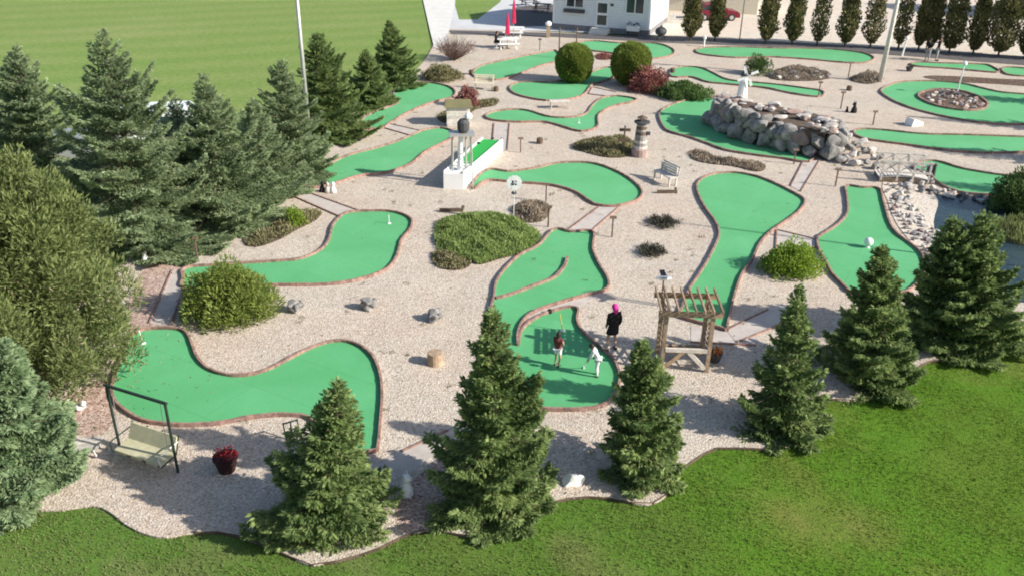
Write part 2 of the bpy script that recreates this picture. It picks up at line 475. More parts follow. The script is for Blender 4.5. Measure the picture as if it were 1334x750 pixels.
sheet('plaza', [(592, 5), (598, 26), (622, 26), (652, 3), (668, -60), (900, -60), (900, 48), (720, 41), (583, 38)], .010, 'plaza', 1, .02)
sheet('asphalt_yard', [(672, 10), (722, 6), (722, 34), (668, 36)], .016, 'asphalt', 1, .01)
sheet('path', [(585, 40), (720, 43.5), (862, 48.5), (862, 56), (720, 48.5), (588, 45)], .022, 'asphalt', 1, .02)
sheet('mulch_strip', [(862, 47), (1000, 54), (1150, 62), (1334, 74), (1560, 90), (1560, 110), (1334, 85.5), (1250, 79), (1140, 70), (1000, 61.5), (862, 56)], .020, 'asphalt', 1, .02)
sheet('parking_lot', [(862, 47), (1000, 54), (1150, 62), (1334, 74), (1560, 90), (2600, 40), (2000, -130), (880, -130), (860, 20)], .024, 'lot', 1, .02)
sheet('earth_strip', [(1210, 99), (1250, 100), (1300, 103), (1340, 105), (1345, 113), (1300, 110), (1240, 107), (1205, 102)], .014, 'mulch', 3, .01)
for px in ([(176, 372), (190, 350), (207, 340), (238, 350), (239, 372), (222, 428), (176, 436), (160, 420)], [(82, 520), (120, 500), (150, 497), (153, 525), (140, 560), (100, 565)], [(523, 640), (590, 590), (640, 600), (620, 660), (560, 690), (520, 690)]):
    sheet('reddish_gravel', px, .006, 'redgravel', 3, .004)

SLABS = [
    ([(240, 354), (225, 352), (195, 421), (222, 424), (238, 380)], ''),
    ([(375, 253), (395, 249), (473, 277), (443, 283)], ''),
    ([(500, 167), (508, 162), (552, 172), (538, 178)], ''),
    ([(644, 161), (664, 161), (661, 196), (641, 196)], ''),
    ([(781, 270), (806, 271), (770, 302), (736, 303)], ''),
    ([(1046, 212), (1068, 209), (1043, 250), (1030, 243)], ''),
    ([(480, 606), (524, 588), (584, 561), (640, 545), (640, 565), (584, 580), (540, 612), (495, 635)], ''),
    ([(767, 123), (772, 114), (803, 121), (798, 127)], ''),
    ([(946, 430), (1000, 404), (1020, 395), (1040, 410), (1000, 430), (960, 446)], ''),
    ([(900, 425), (945, 432), (990, 440), (985, 450), (900, 446)], ''),
    ([(1010, 338), (1012, 300), (1062, 312), (1062, 322)], ''),
]
for k, (px, _) in enumerate(SLABS):
    o = sheet('concrete_path', px, .010 + .004 * (k % 3), 'concrete', 1, .008)
    W_ = [G(*p) for p in px]; mb = MB(); nW = len(W_)
    for i in range(nW):
        a, b = W_[i], W_[(i + 1) % nW]
        if (b - a).length > 1.3: mb.bar((a.x, a.y, .02), (b.x, b.y, .02), .05, .07, t=rnd.random())
    mb.build('timber_edging', 'brick', o)

# ------------------------------------------------------------------ putting greens
def putting_green(px, label, sub=4, kw=.07, kh=.115, islands=(), gap=None):
    P = gpoly(px, sub)
    if area2(P) < 0: P.reverse()
    c = sum(P, Vector((0, 0))) / len(P)
    root = empty('putting_green', (c.x, c.y, 0), 0, label, 'putting green', 'brick edged putting greens')
    L = [p - c for p in P]
    MB().prism(L, .002, .022).build('turf', 'turf', root)
    bricks(L, True, kw, kh, 0, kw / 2, step=.21 if P[0].y < 45 else .4).build('brick_kerb', 'brick', root)
    return root

putting_green([(175, 437), (203, 430), (236, 432), (245, 441), (250, 454), (256, 469), (269, 482), (286, 489), (309, 492), (333, 489), (358, 480), (384, 466), (409, 454), (432, 447), (452, 447), (472, 455), (487, 471), (495, 497), (496, 522), (494, 550), (491, 582), (489, 588), (450, 590), (440, 582), (425, 560), (405, 546), (394, 542), (358, 541), (322, 545), (286, 552), (250, 554), (230, 554), (194, 550), (173, 541), (155, 527), (148, 512), (150, 497), (160, 469)],
              'long curved putting green nearest the camera at left, behind the black swing frame')
putting_green([(242, 351), (285, 347), (329, 344), (362, 342), (392, 339), (418, 328), (430, 314), (434, 297), (443, 285), (453, 279), (473, 277), (504, 277), (524, 281), (535, 288), (534, 299), (522, 314), (518, 329), (511, 344), (499, 354), (478, 362), (448, 369), (410, 372), (362, 372), (300, 374), (242, 376), (240, 364)],
              'bent putting green partly hidden by the round pine bush at left')
putting_green([(553, 171), (573, 168), (589, 172), (590, 179), (573, 189), (553, 199), (538, 212), (517, 222), (492, 228), (472, 229), (439, 239), (424, 244), (396, 245), (398, 237), (416, 226), (431, 215), (457, 203), (492, 194), (517, 186), (538, 177)],
              'slim putting green left of the white ramp, crossed by the tower shadow')
putting_green([(517, 118), (533, 111), (558, 109), (581, 113), (592, 120), (588, 128), (568, 133), (545, 141), (523, 152), (505, 163), (497, 168), (472, 168), (474, 156), (492, 146), (512, 139), (521, 133), (514, 127)],
              'kinked putting green beside the row of dark spruces, left of the red bush')
putting_green([(616, 96), (628, 87), (656, 80), (687, 73.5), (712, 69), (724, 67), (727, 79), (702, 87), (682, 95), (662, 102.5), (644, 105), (623, 102.5)],
              'slanting putting green in front of the white picnic tables')
putting_green([(664, 116), (670, 111), (682, 108), (722, 108), (763, 100), (778, 92), (797, 89), (800, 100), (783, 108), (770, 112), (760, 124), (742, 130), (712, 132), (687, 128), (671, 123)],
              'rounded putting green lying in the shade of the first ball cedar')
putting_green([(746, 60), (755, 56), (775, 54.5), (803, 57), (829, 57), (859, 58.5), (877, 66), (874, 73), (854, 77), (826, 76), (796, 70), (763, 66)],
              'putting green closest to the white house, behind the two ball cedars')
putting_green([(633, 152), (644, 147), (669, 144), (690, 146), (712, 153), (735, 155), (755, 153), (766, 148), (773, 138), (785, 129), (803, 126.5), (828, 130), (824, 133.5), (803, 138), (786, 145), (778, 153), (778, 165), (770, 170), (755, 172), (737, 167), (717, 161), (702, 159.5), (677, 160), (654, 159), (638, 156.5)],
              'wavy putting green with a small white hole marker, above the steep ramp')
putting_green([(618, 239), (628, 227), (640, 222), (661, 225), (682, 223), (702, 220), (722, 215), (747, 213), (775, 215), (801, 224), (823, 237), (835, 250), (832, 260), (818, 266), (801, 269.5), (780, 268.5), (768, 263), (752, 252), (732, 245), (709, 241), (679, 239), (656, 237), (634, 236), (616, 247)],
              'pear shaped putting green at the foot of the white ramp')
r10 = putting_green([(723, 300), (743, 304), (771, 303), (771, 326), (779, 346), (790, 364), (789, 378), (763, 385), (728, 395), (694, 407), (679, 421), (673, 436), (673, 449), (677, 450), (682, 430), (701, 415), (722, 407), (745, 401.5), (752, 406), (750, 418), (755, 431), (767, 443), (782, 456), (798, 471), (805, 487), (805, 500), (797, 518), (782, 530), (752, 534), (722, 534), (701, 532), (684, 525), (668, 512), (655, 495), (645, 465), (640, 430), (641, 403), (645, 388), (647, 372), (655, 357), (677, 335), (703, 321)],
              'large double back S shaped putting green where the children play')
c10 = r10.location
iw = [Vector(G(*p)[:2]) - Vector(c10[:2]) for p in [(646, 390), (662, 386), (687, 377), (708, 369), (722, 363), (732, 353), (737, 345), (739, 337)]]
bricks(spline(iw, 4, False), False, .1, .10, .01).build('brick_divider', 'brick', r10)
sheet('concrete_path', [(789, 380), (763, 387), (728, 397), (696, 409), (682, 422), (676, 436), (675, 449), (681, 431), (700, 416.5), (722, 408.5), (745, 403)], .012, 'concrete', 3, .008)
putting_green([(909, 242), (919, 232), (939, 227), (962, 227), (987, 232), (1010, 241), (1028, 250), (1044, 259), (1047, 266), (1038, 278), (1020, 291), (1004, 302), (989, 318), (979, 339), (966, 357), (958, 377), (951, 402), (945, 429), (943, 429), (901, 418), (886, 413), (887, 409), (899, 379), (910, 362), (923, 341), (934, 319), (938, 306), (933, 291), (920, 273), (911, 256)],
              'big pear shaped putting green whose narrow end reaches the timber arbor')
putting_green([(1103, 244), (1123, 246), (1144, 247), (1149, 263), (1157, 291), (1167, 306), (1182, 317), (1198, 331), (1204, 350), (1195, 368), (1180, 380), (1150, 386), (1112, 383), (1101, 374), (1086, 359), (1076, 341), (1067, 324), (1067, 311), (1081, 302), (1096, 291), (1105, 278), (1104, 258)],
              'putting green with a white ball ornament between the rocky pond bank and bushes')
putting_green([(860, 148), (873, 139), (894, 132), (917, 129), (937, 129), (980, 140), (1020, 168), (1056, 198), (1053, 212), (1018, 207), (992, 204), (947, 197), (922, 188), (896, 179), (871, 172), (862, 161)],
              'putting green running round the foot of the boulder mound')
putting_green([(874, 92), (882, 89), (894, 88), (914, 90), (930, 97), (944, 104), (960, 107), (978, 108.5), (1008, 111), (1046, 116), (1071, 120), (1067, 127), (1034, 123), (998, 115.5), (972, 113), (947, 110.5), (922, 108), (902, 101.5), (876, 101)],
              'narrow waisted putting green passing behind the boulder mound')
putting_green([(912, 64), (957, 62.5), (1008, 64), (1038, 64), (1075, 65), (1101, 67), (1127, 71), (1138, 77), (1127, 82.5), (1101, 82.5), (1051, 78), (1000, 75), (957, 76), (912, 71)],
              'long straight putting green below the row of columnar trees')
putting_green([(1192, 82.5), (1228, 83.5), (1279, 85), (1291, 87.5), (1301, 95), (1279, 94), (1241, 90.5), (1192, 87)],
              'thin putting green behind the two standing adults')
putting_green([(1308, 89), (1345, 91), (1400, 95), (1400, 104), (1350, 101), (1312, 98)],
              'putting green cut off by the frame at upper right')
ring = [(1148, 119), (1162, 111), (1182, 107.5), (1215, 107), (1253, 110), (1279, 116), (1304, 121.5), (1334, 124), (1380, 128), (1412, 138), (1408, 152), (1380, 162), (1334, 163), (1291, 162), (1241, 155), (1198, 145), (1172, 136), (1155, 127)]
putting_green(ring, 'wide rounded putting green with an oval stone bed in its middle')
putting_green([(1112, 174), (1122, 169.5), (1152, 171), (1203, 176), (1253, 177), (1310, 179), (1360, 181), (1390, 186), (1388, 197), (1340, 199), (1279, 200), (1228, 196), (1177, 189), (1127, 182)],
              'long putting green in front of the ring green, right of the mound')
putting_green([(1190, 214), (1218, 211), (1253, 221), (1299, 229), (1330, 234), (1332, 256), (1298, 255), (1253, 252), (1223, 240), (1212, 228), (1194, 222)],
              'putting green at the far bank of the pond beside the dark hedge')

# ------------------------------------------------------------------ foliage
def rng(s): return np.random.default_rng(s)

def spruce_meshes(h, r, seed, dens=1.0, droop=.18, bare=.05, fan=.36, twig=.15, top=1.0, gap=1.0, branches_visible=True):
    g = rng(seed); chunks = []
    pw, a1, a2, lob, f2 = g.uniform(.74, .98), g.uniform(0, 6.28), g.uniform(0, 6.28), g.uniform(.06, .16), g.uniform(4, 9)
    trunk = MB()
    trunk.tube([(0, 0, -.05), (.01 * h, 0, h * .4), (0, .006 * h, h * .75), (0, 0, h * .985)], [h * .019 + .02, h * .014, h * .007, .006], 8)
    z = h * bare; Ps, Ds, Ls, Ts, Ws = [], [], [], [], []
    while z < h * .985:
        u = z / h
        nb = int(g.integers(5, 8)) if u < .8 else 5
        a0 = g.uniform(0, 6.28)
        for k in range(nb):
            a = a0 + 6.283 * k / nb + g.normal(0, .22)
            zz = z + g.uniform(-.5, .5) * h * .022
            L = r * ((1 - u) ** pw) * g.uniform(.6, 1.08) * (1 + lob * math.sin(a + a1) + .12 * math.sin(2 * a + f2 * u + a2)) + .05
            if g.random() < .14 and u > .16: L *= 1.25
            el = (-.18 + .95 * u ** 1.6) + g.normal(0, .09)
            d = np.array([math.cos(a) * math.cos(el), math.sin(a) * math.cos(el), math.sin(el)])
            lat = np.array([-math.sin(a), math.cos(a), 0.])
            n = max(7, int(dens * (50 * L + 90 * L * L)))
            s = g.beta(1.5, 1.05, n)
            wmax = fan * L * (1.12 - s) * np.minimum(1, s * 3 + .25) + .035
            wv = g.uniform(-1, 1, n)
            off = wv * wmax
            sag = -droop * L * (np.sin(s * 2.4)) + .10 * L * np.maximum(0, s - .7) / .3
            P = np.outer(s * L, d) + np.outer(off, lat); P[:, 2] += zz + sag - np.abs(off) * .28 + g.normal(0, .022, n); P[:, 2] = np.maximum(P[:, 2], .06)
            D = d[None] * .75 + lat[None] * (np.sign(wv) * (.35 + .5 * np.abs(wv)))[:, None] + g.normal(0, .27, (n, 3)); D[:, 2] -= .05
            Ps.append(P); Ds.append(D); Ls.append(g.uniform(.7, 1.2, n) * twig * (.75 + .25 * min(1, L))); Ws.append(g.uniform(.8, 1.3, n) * twig * .33)
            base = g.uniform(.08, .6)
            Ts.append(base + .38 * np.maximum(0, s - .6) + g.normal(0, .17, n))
            if L > .25: trunk.tube([(0, 0, zz), tuple(d * L * .5 + np.array([0, 0, zz - droop * L * .8])), tuple(d * L * .85 + np.array([0, 0, zz - droop * L * .8]))], [.012 + .008 * L, .009, .004], 4, t=.6)
        z += gap * g.uniform(.75, 1.25) * h * (.040 if u < .6 else .031) * (1 if h > 3 else 1.25)
    n = int(46 * top)
    tt = g.uniform(.9, 1.0, n); trunk.tube([(0, 0, h * .95), (.01, 0, h * 1.02)], [.008, .003], 4, t=.9)
    P = np.stack([g.normal(0, .02, n), g.normal(0, .02, n), h * tt * .995], 1)
    D = np.stack([g.normal(0, .5, n), g.normal(0, .5, n), np.ones(n) * .9], 1)
    Ps.append(P); Ds.append(D); Ls.append(np.ones(n) * twig * .8); Ws.append(np.ones(n) * twig * .25); Ts.append(g.uniform(.5, 1, n))
    P, D, L, W, T = map(np.concatenate, (Ps, Ds, Ls, Ws, Ts))
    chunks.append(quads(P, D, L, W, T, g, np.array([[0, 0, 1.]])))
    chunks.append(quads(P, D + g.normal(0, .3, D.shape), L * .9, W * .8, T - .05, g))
    return leafmesh('crown', chunks), trunk

def tree(name, loc, crown_me, trunk, m, label, cat, group=None, rz=0, scale=(1, 1, 1), tilt=None):
    root = empty(name, loc, rz, label, cat, group)
    root.scale = scale
    if tilt: root.rotation_euler = (tilt[0], tilt[1], rz)
    trunk.build('trunk', 'bark', root)
    link(crown_me, 'crown', m, root)
    return root

def spruce(bx, by, tx, ty, wpx, seed, m, label, group, dens=1.0, **kw):
    g_ = G(bx, by); h = height_of(bx, by, ty); r = wpx * 1.17 / 2 / ppm(bx, by)
    c, t = spruce_meshes(h, r, seed, dens * 1.1, **kw)
    # lean so that the leader stands where the tree's own top is
    tp = proj((g_.x, g_.y, h)); dx = (tx - tp[0]) / ppm(bx, by) * .93
    ang = max(-.16, min(.16, dx / h))
    return tree('spruce_tree', g_, c, t, m, label, 'spruce tree', group, 0, (1, 1, 1), (0, ang, 0))

NEAR = 'young spruces along the near lawn'
spruce(424, 688, 440, 497, 174, 1, 'spruce', 'young spruce with open ragged lower branches, between the red pot and the pale slab path', NEAR, 1.25, fan=.46, gap=1.35, droop=.12)
spruce(645, 656, 640, 402, 158, 2, 'spruce', 'tallest dense conical spruce in the middle of the near lawn edge', NEAR, 1.6, fan=.38, droop=.24)
spruce(833, 616, 836, 446, 108, 3, 'spruce', 'slim light green spruce on a gravel point in front of the timber arbor', NEAR, 1.5, fan=.42, gap=1.1, droop=.14)
spruce(1020, 556, 1042, 370, 112, 4, 'spruce', 'slim spruce right of the arbor with drooping lower limbs over the lawn edge', NEAR, 1.4, droop=.32, gap=1.2)
spruce(1134, 495, 1150, 318, 138, 5, 'spruce', 'conical spruce standing over the green with the white ball', NEAR, 1.5, droop=.22)
spruce(1222, 446, 1244, 284, 130, 6, 'spruce', 'left one of the twin topped spruces in front of the pond', NEAR, 1.5)
spruce(1264, 447, 1282, 274, 140, 16, 'spruce', 'right one of the twin topped spruces in front of the pond', NEAR, 1.5)
FARG = 'dark spruces along the field edge'
spruce(46, 270, 22, 58, 185, 7, 'bluespruce', 'spruce cut by the frame behind the large olive pine', FARG, 1.2)
spruce(186, 314, 133, 42, 228, 8, 'bluespruce', 'tall broad blue spruce with thin bent top in front of the white van', FARG, 1.15, fan=.38)
spruce(292, 284, 263, 96, 182, 9, 'bluespruce', 'broad blue spruce right of the white van', FARG, 1.0)
spruce(345, 250, 328, 128, 118, 10, 'bluespruce', 'shorter blue spruce tucked between two taller ones', FARG, 1.0)
spruce(384, 222, 364, 78, 112, 11, 'bluespruce', 'blue spruce just left of the tall steel lamp pole', FARG, 1.0)
spruce(436, 178, 411, 42, 116, 12, 'spruce', 'dense dark spruce just right of the tall steel lamp pole', FARG, 1.1)
spruce(485, 138, 476, 66, 74, 13, 'spruce', 'small dark spruce beside the kinked green', FARG, 1.2)
spruce(516, 110, 506, 26, 72, 14, 'spruce', 'dark spruce with pointed top, last of the row towards the house', FARG, 1.2)
spruce(240, 272, 229, 124, 110, 15, 'bluespruce', 'thin scraggly blue spruce screening the white van', FARG, .7)
# trees out of the picture to the right whose shadows fall on the greens
for k, (x, y) in enumerate(((1402, 138), (1408, 172), (1400, 212), (1430, 262))):
    c, t = spruce_meshes((4.6, 5.2, 4.4, 4.2)[k], 1.5, 30 + k, .5)
    tree('spruce_tree', G(x, y), c, t, 'spruce', 'spruce to the right of the course past the ring green', 'spruce tree', 'spruces right of the course')

def lump_cloud(lumps, n_per, g, leaf, wid, up=.5, surf=.35):
    """lumps: list (cx,cy,cz,r). leaf tufts near the lumps' surfaces pointing outward and up"""
    ch = []
    for (cx, cy, cz, r) in lumps:
        n = int(n_per * r * r) + 6
        d = g.normal(size=(n, 3)); d /= np.linalg.norm(d, axis=1, keepdims=True)
        rad = r * (1 - surf * g.random(n) ** 1.6)
        P = np.array([cx, cy, cz]) + d * rad[:, None]
        D = d * .8 + np.array([0, 0, up]) + g.normal(0, .35, (n, 3))
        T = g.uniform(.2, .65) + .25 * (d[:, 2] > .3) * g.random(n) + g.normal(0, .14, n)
        ok = P[:, 2] > .0
        ch.append(quads(P[ok], D[ok], (g.uniform(.7, 1.25, n) * leaf)[ok], (g.uniform(.8, 1.2, n) * wid)[ok], T[ok], g))
    return ch

def dome(rx, ry, h, nl, lr, seed, leaf=.12, wid=.05, n_per=900, up=.5, power=1.0, jitter=.14, low=0.0):
    g = rng(seed); L = []
    for k in range(nl):
        a = 2.39996 * k + g.normal(0, .15); u = (k + .5) / nl
        z = low + (1 - low) * u ** power if power != 1 else low + (1 - low) * u
        q = math.sqrt(max(0, 1 - (1 - 0) * z * z))
        kk = 1 + g.normal(0, jitter)
        q0 = max(0, q - lr / max(rx, .01) * .6)
        L.append((rx * q0 * math.cos(a) * kk, ry * q0 * math.sin(a) * kk, max(.05, h * z * kk - lr * .6), lr * g.uniform(.75, 1.25)))
    for k in range(nl // 4):
        a = g.uniform(0, 6.28); q = g.uniform(0, .6)
        L.append((rx * q * math.cos(a), ry * q * math.sin(a), h * g.uniform(.3, .6), lr * 1.2))
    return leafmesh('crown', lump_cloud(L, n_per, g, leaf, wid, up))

def stems(h, r, n=7, seed=0):
    q = random.Random(seed); mb = MB()
    for k in range(n):
        a = 6.28 * k / n + q.uniform(-.3, .3)
        mb.tube([(0, 0, -.03), (r * .35 * math.cos(a), r * .35 * math.sin(a), h * .4), (r * .75 * math.cos(a), r * .75 * math.sin(a), h * .75)], [.03, .02, .008], 5)
    return mb

def bush(name, bx, by, w_px, h, m, label, cat, seed, nl=40, lrf=.3, leaf=.12, wid=.05, n_per=900, ryf=.9, group=None, **kw):
    r = w_px / 2 / ppm(bx, by)
    me = dome(r, r * ryf, h, nl, r * lrf, seed, leaf, wid, n_per, **kw)
    return tree(name, G(bx, by), me, stems(h, r, 7, seed), m, label, cat, group)

# big yellow-green pine at left
def big_pine():
    g = rng(77); loc = G(62, 500)
    L = []
    H = height_of(62, 500, 222); Rr = 118 / ppm(62, 500)
    for k in range(210):
        a = 2.39996 * k + g.normal(0, .2); u = (k + .5) / 210
        z = u ** .85
        q = (1 - z ** 2.0) ** .55 * (.70 + .3 * math.sin(3 * a + 5 * u) ** 2)
        kk = 1 + g.normal(0, .13)
        L.append((Rr * q * math.cos(a) * kk, Rr * q * math.sin(a) * kk, max(.25, H * (.05 + .95 * z) * (1 + g.normal(0, .03))), g.uniform(.30, .55)))
    for k in range(60):
        a = g.uniform(0, 6.28); q = g.uniform(0, .6); L.append((Rr * q * math.cos(a), Rr * q * math.sin(a), H * g.uniform(.1, .75), .6))
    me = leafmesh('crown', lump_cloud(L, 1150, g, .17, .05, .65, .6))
    low = [(x * 1.02, y * 1.02, max(.2, z - .12), r_ * .8) for (x, y, z, r_) in L[::4] if z < H * .7]
    dry = leafmesh('dry_needles', lump_cloud(low, 420, g, .17, .04, .2, .6))
    tk = MB(); tk.tube([(0, 0, -.05), (.05, 0, H * .5), (0, .1, H * .9)], [.16, .11, .03], 9)
    q = random.Random(5)
    for k in range(46):
        a = q.uniform(0, 6.28); z = q.uniform(.06, .85) * H; l = Rr * (1 - (z / H) ** 2) ** .5 * .9
        tk.tube([(0, 0, z), (l * .5 * math.cos(a), l * .5 * math.sin(a), z + .25), (l * math.cos(a), l * math.sin(a), z + .45)], [.04, .028, .01], 5, t=.8)
    link(dry, 'dry_needles', 'olive', tree('pine_tree', loc, me, tk, 'pine', 'large bushy olive green pine filling the left side', 'pine tree'))
big_pine()
# pale blue-green juniper / spruce at bottom left
spruce(18, 640, 18, 440, 215, 21, 'paleblue', 'dense pale blue green spruce cut by the frame at lower left', 'pale spruces at lower left', 2.6, fan=.5, twig=.16)

bush('pine_bush', 300, 406, 114, 1.5, 'mugo', 'round bushy pine over the near end of the bent green', 'pine bush', 41, 90, .24, .16, .045, 1500, ryf=.95)
bush('shrub', 1030, 352, 74, .95, 'lime', 'round bright lime green shrub right of the pear shaped green', 'shrub', 42, 60, .26, .11, .05, 1500)
bush('shrub', 384, 293, 30, .75, 'lime', 'small round bright green shrub in the planted bed by the blue spruces', 'shrub', 43, 34, .3, .10, .045, 1500)
def ball_cedar(bx, by, ty, wpx, seed, label):
    h = height_of(bx, by, ty); r = wpx / 2 / ppm(bx, by); g = rng(seed)
    n = 15000
    d = g.normal(size=(n, 3)); d /= np.linalg.norm(d, axis=1, keepdims=True)
    z = d[:, 2]
    prof = np.sqrt(np.clip(1 - np.abs(z) ** 2.4, 0, 1)) / np.sqrt(np.clip(1 - z * z, 1e-4, 1))
    k = 1 + .05 * np.sin(6 * d[:, 0] + 5 * z) * np.sin(7 * d[:, 1] + 2) + g.normal(0, .018, n)
    P = np.stack([d[:, 0] * prof * r * k, d[:, 1] * prof * r * k, h * .5 + z * h * .49 * k], 1)
    D = d * .6 + np.array([0, 0, .7]) + g.normal(0, .35, (n, 3))
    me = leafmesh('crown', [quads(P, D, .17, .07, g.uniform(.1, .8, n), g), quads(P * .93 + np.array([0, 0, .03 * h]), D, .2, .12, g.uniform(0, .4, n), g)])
    tk = MB(); tk.tube([(0, 0, -.05), (0, 0, h * .5), (0, 0, h * .9)], [.1, .07, .03], 8)
    tree('cedar_ball', G(bx, by), me, tk, 'cedar', label, 'clipped cedar', 'clipped ball cedars')
ball_cedar(747, 107, 59, 44, 51, 'clipped egg shaped cedar standing alone on the shaded green')
ball_cedar(820, 110, 57, 47, 52, 'clipped ball cedar beside the red shrub')
bush('red_shrub', 609, 138, 30, 1.0, 'redleaf', 'round red leaved shrub on the planter behind the water tower', 'red shrub', 53, 40, .28, .14, .06, 1300)
bush('red_shrub', 846, 118, 54, 1.25, 'redleaf', 'wide reddish shrub leaning on the right ball cedar', 'red shrub', 54, 50, .26, .15, .06, 1000)
bush('juniper_shrub', 888, 126, 66, .7, 'darkhedge', 'low green spreading juniper right of the reddish shrub', 'juniper shrub', 55, 60, .22, .16, .06, 1400)
bush('juniper_shrub', 576, 103, 50, .75, 'olive', 'low olive green shrub behind the kinked green', 'juniper shrub', 56, 50, .25, .16, .05, 1200, up=1.0)
bush('hedge_shrub', 1330, 272, 74, 1.6, 'darkhedge', 'dark dense hedge shrub at the right frame edge by the pond', 'hedge shrub', 57, 70, .28, .14, .06, 1300)
bush('small_spruce', 986, 97, 34, 1.3, 'darkhedge', 'small dark conifer at the left end of the rock bed', 'small conifer', 58, 34, .26, .14, .05, 1300, power=.8)
# leafless twiggy shrub
def twiggy(bx, by, wpx, h, label, n=170, seed=3):
    r = wpx / 2 / ppm(bx, by); q = random.Random(seed); mb = MB()
    for k in range(n):
        a = q.uniform(0, 6.28); e = q.uniform(.15, 1) ** .7
        p1 = Vector((r * .62 * e * math.cos(a), r * .62 * e * math.sin(a), h * q.uniform(.2, .45))); p2 = Vector((r * e * math.cos(a + .2), r * e * math.sin(a + .2), h * q.uniform(.35, 1) * (1.05 - .35 * e)))
        mb.tube([(0.1 * math.cos(a), .1 * math.sin(a), 0), p1, p2], [.02, .014, .005], 4, t=q.random())
        for j in range(4):
            c = p1.lerp(p2, q.uniform(.2, .9)); mb.tube([c, c + Vector((q.uniform(-.3, .3), q.uniform(-.3, .3), q.uniform(.1, .4)))], [.009, .004], 3, t=q.random())
    root = empty('bare_shrub', G(bx, by), 0, label, 'bare shrub')
    mb.build('branches', 'twig', root)
twiggy(592, 78, 62, 1.9, 'leafless brown twiggy shrub beside the white sidewalk')
for (x, y, wd, lb) in ((862, 292, 36, 'dark round clump of low plant, the farther of two on the gravel'), (849, 330, 33, 'dark round clump of low plant, the nearer of two on the gravel')):
    r = wd / 2 / ppm(x, y)
    root = empty('ground_plant', G(x, y), 0, lb, 'low plant', 'dark low plants on the gravel')
    me = dome(r, r * 1.1, .12, 40, r * .2, int(x), .15, .03, 2200, up=.8)
    link(me, 'foliage', 'blackplant', root)

# ground cover patches (each one a countable bed of plants)
def inside(P, poly):
    x, y = P[:, 0], P[:, 1]; c = np.zeros(len(P), bool); n = len(poly)
    for i in range(n):
        x1, y1 = poly[i]; x2, y2 = poly[(i + 1) % n]
        m = ((y1 > y) != (y2 > y)) & (x < (x2 - x1) * (y - y1) / (y2 - y1 + 1e-12) + x1)
        c ^= m
    return c
def edged(P, poly):
    d = np.full(len(P), 9e9)
    for i in range(len(poly)):
        a, b = np.array(poly[i]), np.array(poly[(i + 1) % len(poly)])
        ab = b - a; t = np.clip(((P - a) @ ab) / max(ab @ ab, 1e-9), 0, 1)
        d = np.minimum(d, np.linalg.norm(P - a - t[:, None] * ab, axis=1))
    return d
def cover(name, px, h, m, label, cat, seed, dens=420, leaf=.13, wid=.05, hump=.5, group=None, kind=None, upm=.8):
    poly = [tuple(p) for p in gpoly(px, 3)]
    g = rng(seed); A = np.array(poly); lo, hi = A.min(0), A.max(0)
    n = int((hi - lo).prod() * dens); P2 = g.uniform(lo, hi, (n, 2)); P2 = P2[inside(P2, poly)]
    ed = edged(P2, poly); n = len(P2)
    bumpy = .55 + .45 * np.sin(P2[:, 0] * 4.1 + seed) * np.sin(P2[:, 1] * 3.1 + 2 * seed) + .2 * np.sin(P2[:, 0] * 11) * np.sin(P2[:, 1] * 9)
    keep = g.random(n) < np.clip((.85 if m == 'ground_juniper' else .35) + .75 * bumpy, .12, 1); P2, ed, bumpy = P2[keep], ed[keep], bumpy[keep]; n = len(P2)
    z = h * np.clip(ed / hump, 0.08, 1) ** .6 * (.35 + .75 * bumpy) * g.uniform(.45, 1.1, n)
    P = np.column_stack([P2, np.maximum(z - leaf * .4, .01)])
    c = A.mean(0)
    P[:, :2] -= c
    D = g.normal(0, .6, (n, 3)); D[:, 2] = np.abs(D[:, 2]) + upm
    T = .3 + .35 * bumpy + g.normal(0, .16, n)
    me = leafmesh('foliage', [quads(P, D, g.uniform(.7, 1.3, n) * leaf, wid, T, g)])
    root = empty(name, (c[0], c[1], 0), 0, label, cat, group)
    link(me, 'foliage', m, root)
    MB().prism([Vector(p) - Vector(c) for p in poly], .001, .03).build('soil_mound', 'soil', root)
    return root
cover('creeping_juniper', [(572, 290), (600, 281), (640, 279), (672, 286), (690, 297), (703, 306), (700, 318), (680, 330), (650, 338), (625, 345), (610, 340), (580, 332), (568, 320), (567, 303)], .30, 'ground_juniper', 'broad oval mat of green creeping juniper in the course centre', 'creeping juniper', 61, 900, .14, .05)
cover('heather_bed', [(563, 332), (578, 327), (600, 333), (614, 342), (606, 350), (585, 352), (567, 345)], .25, 'olive', 'olive brown heather clump at the near end of the creeping juniper', 'heather', 62, 900)
cover('heather_bed', [(668, 272), (690, 264), (712, 266), (716, 278), (705, 289), (685, 290), (672, 284)], .35, 'heather', 'brown heather clump at the far right of the creeping juniper', 'heather', 63, 800)
cover('heather_bed', [(318, 316), (340, 300), (370, 283), (400, 274), (418, 277), (412, 287), (390, 298), (365, 312), (335, 322)], .28, 'olive', 'long heather bed below the blue spruces', 'heather', 64, 900)
cover('heather_bed', [(898, 199), (912, 197), (935, 206), (960, 209), (990, 213), (997, 220), (985, 224), (955, 217), (920, 213), (902, 207)], .25, 'heather', 'narrow brown heather strip between the mound green and the pear shaped green', 'heather', 65, 700)
cover('heather_bed', [(745, 192), (765, 184), (790, 180), (815, 181), (828, 190), (822, 203), (795, 206), (770, 201)], .35, 'olive', 'dark planted bed at the foot of the striped lighthouse', 'heather', 66, 800)
cover('heather_bed', [(570, 152), (590, 142), (625, 132), (648, 130), (645, 138), (620, 143), (600, 158), (578, 160)], .2, 'olive', 'planted bed around the red leaved shrub', 'heather', 67, 500)
cover('heather_bed', [(1106, 104), (1120, 98), (1142, 97), (1150, 105), (1130, 110)], .4, 'heather', 'brown heather clump at the foot of the utility pole', 'heather', 68, 500)
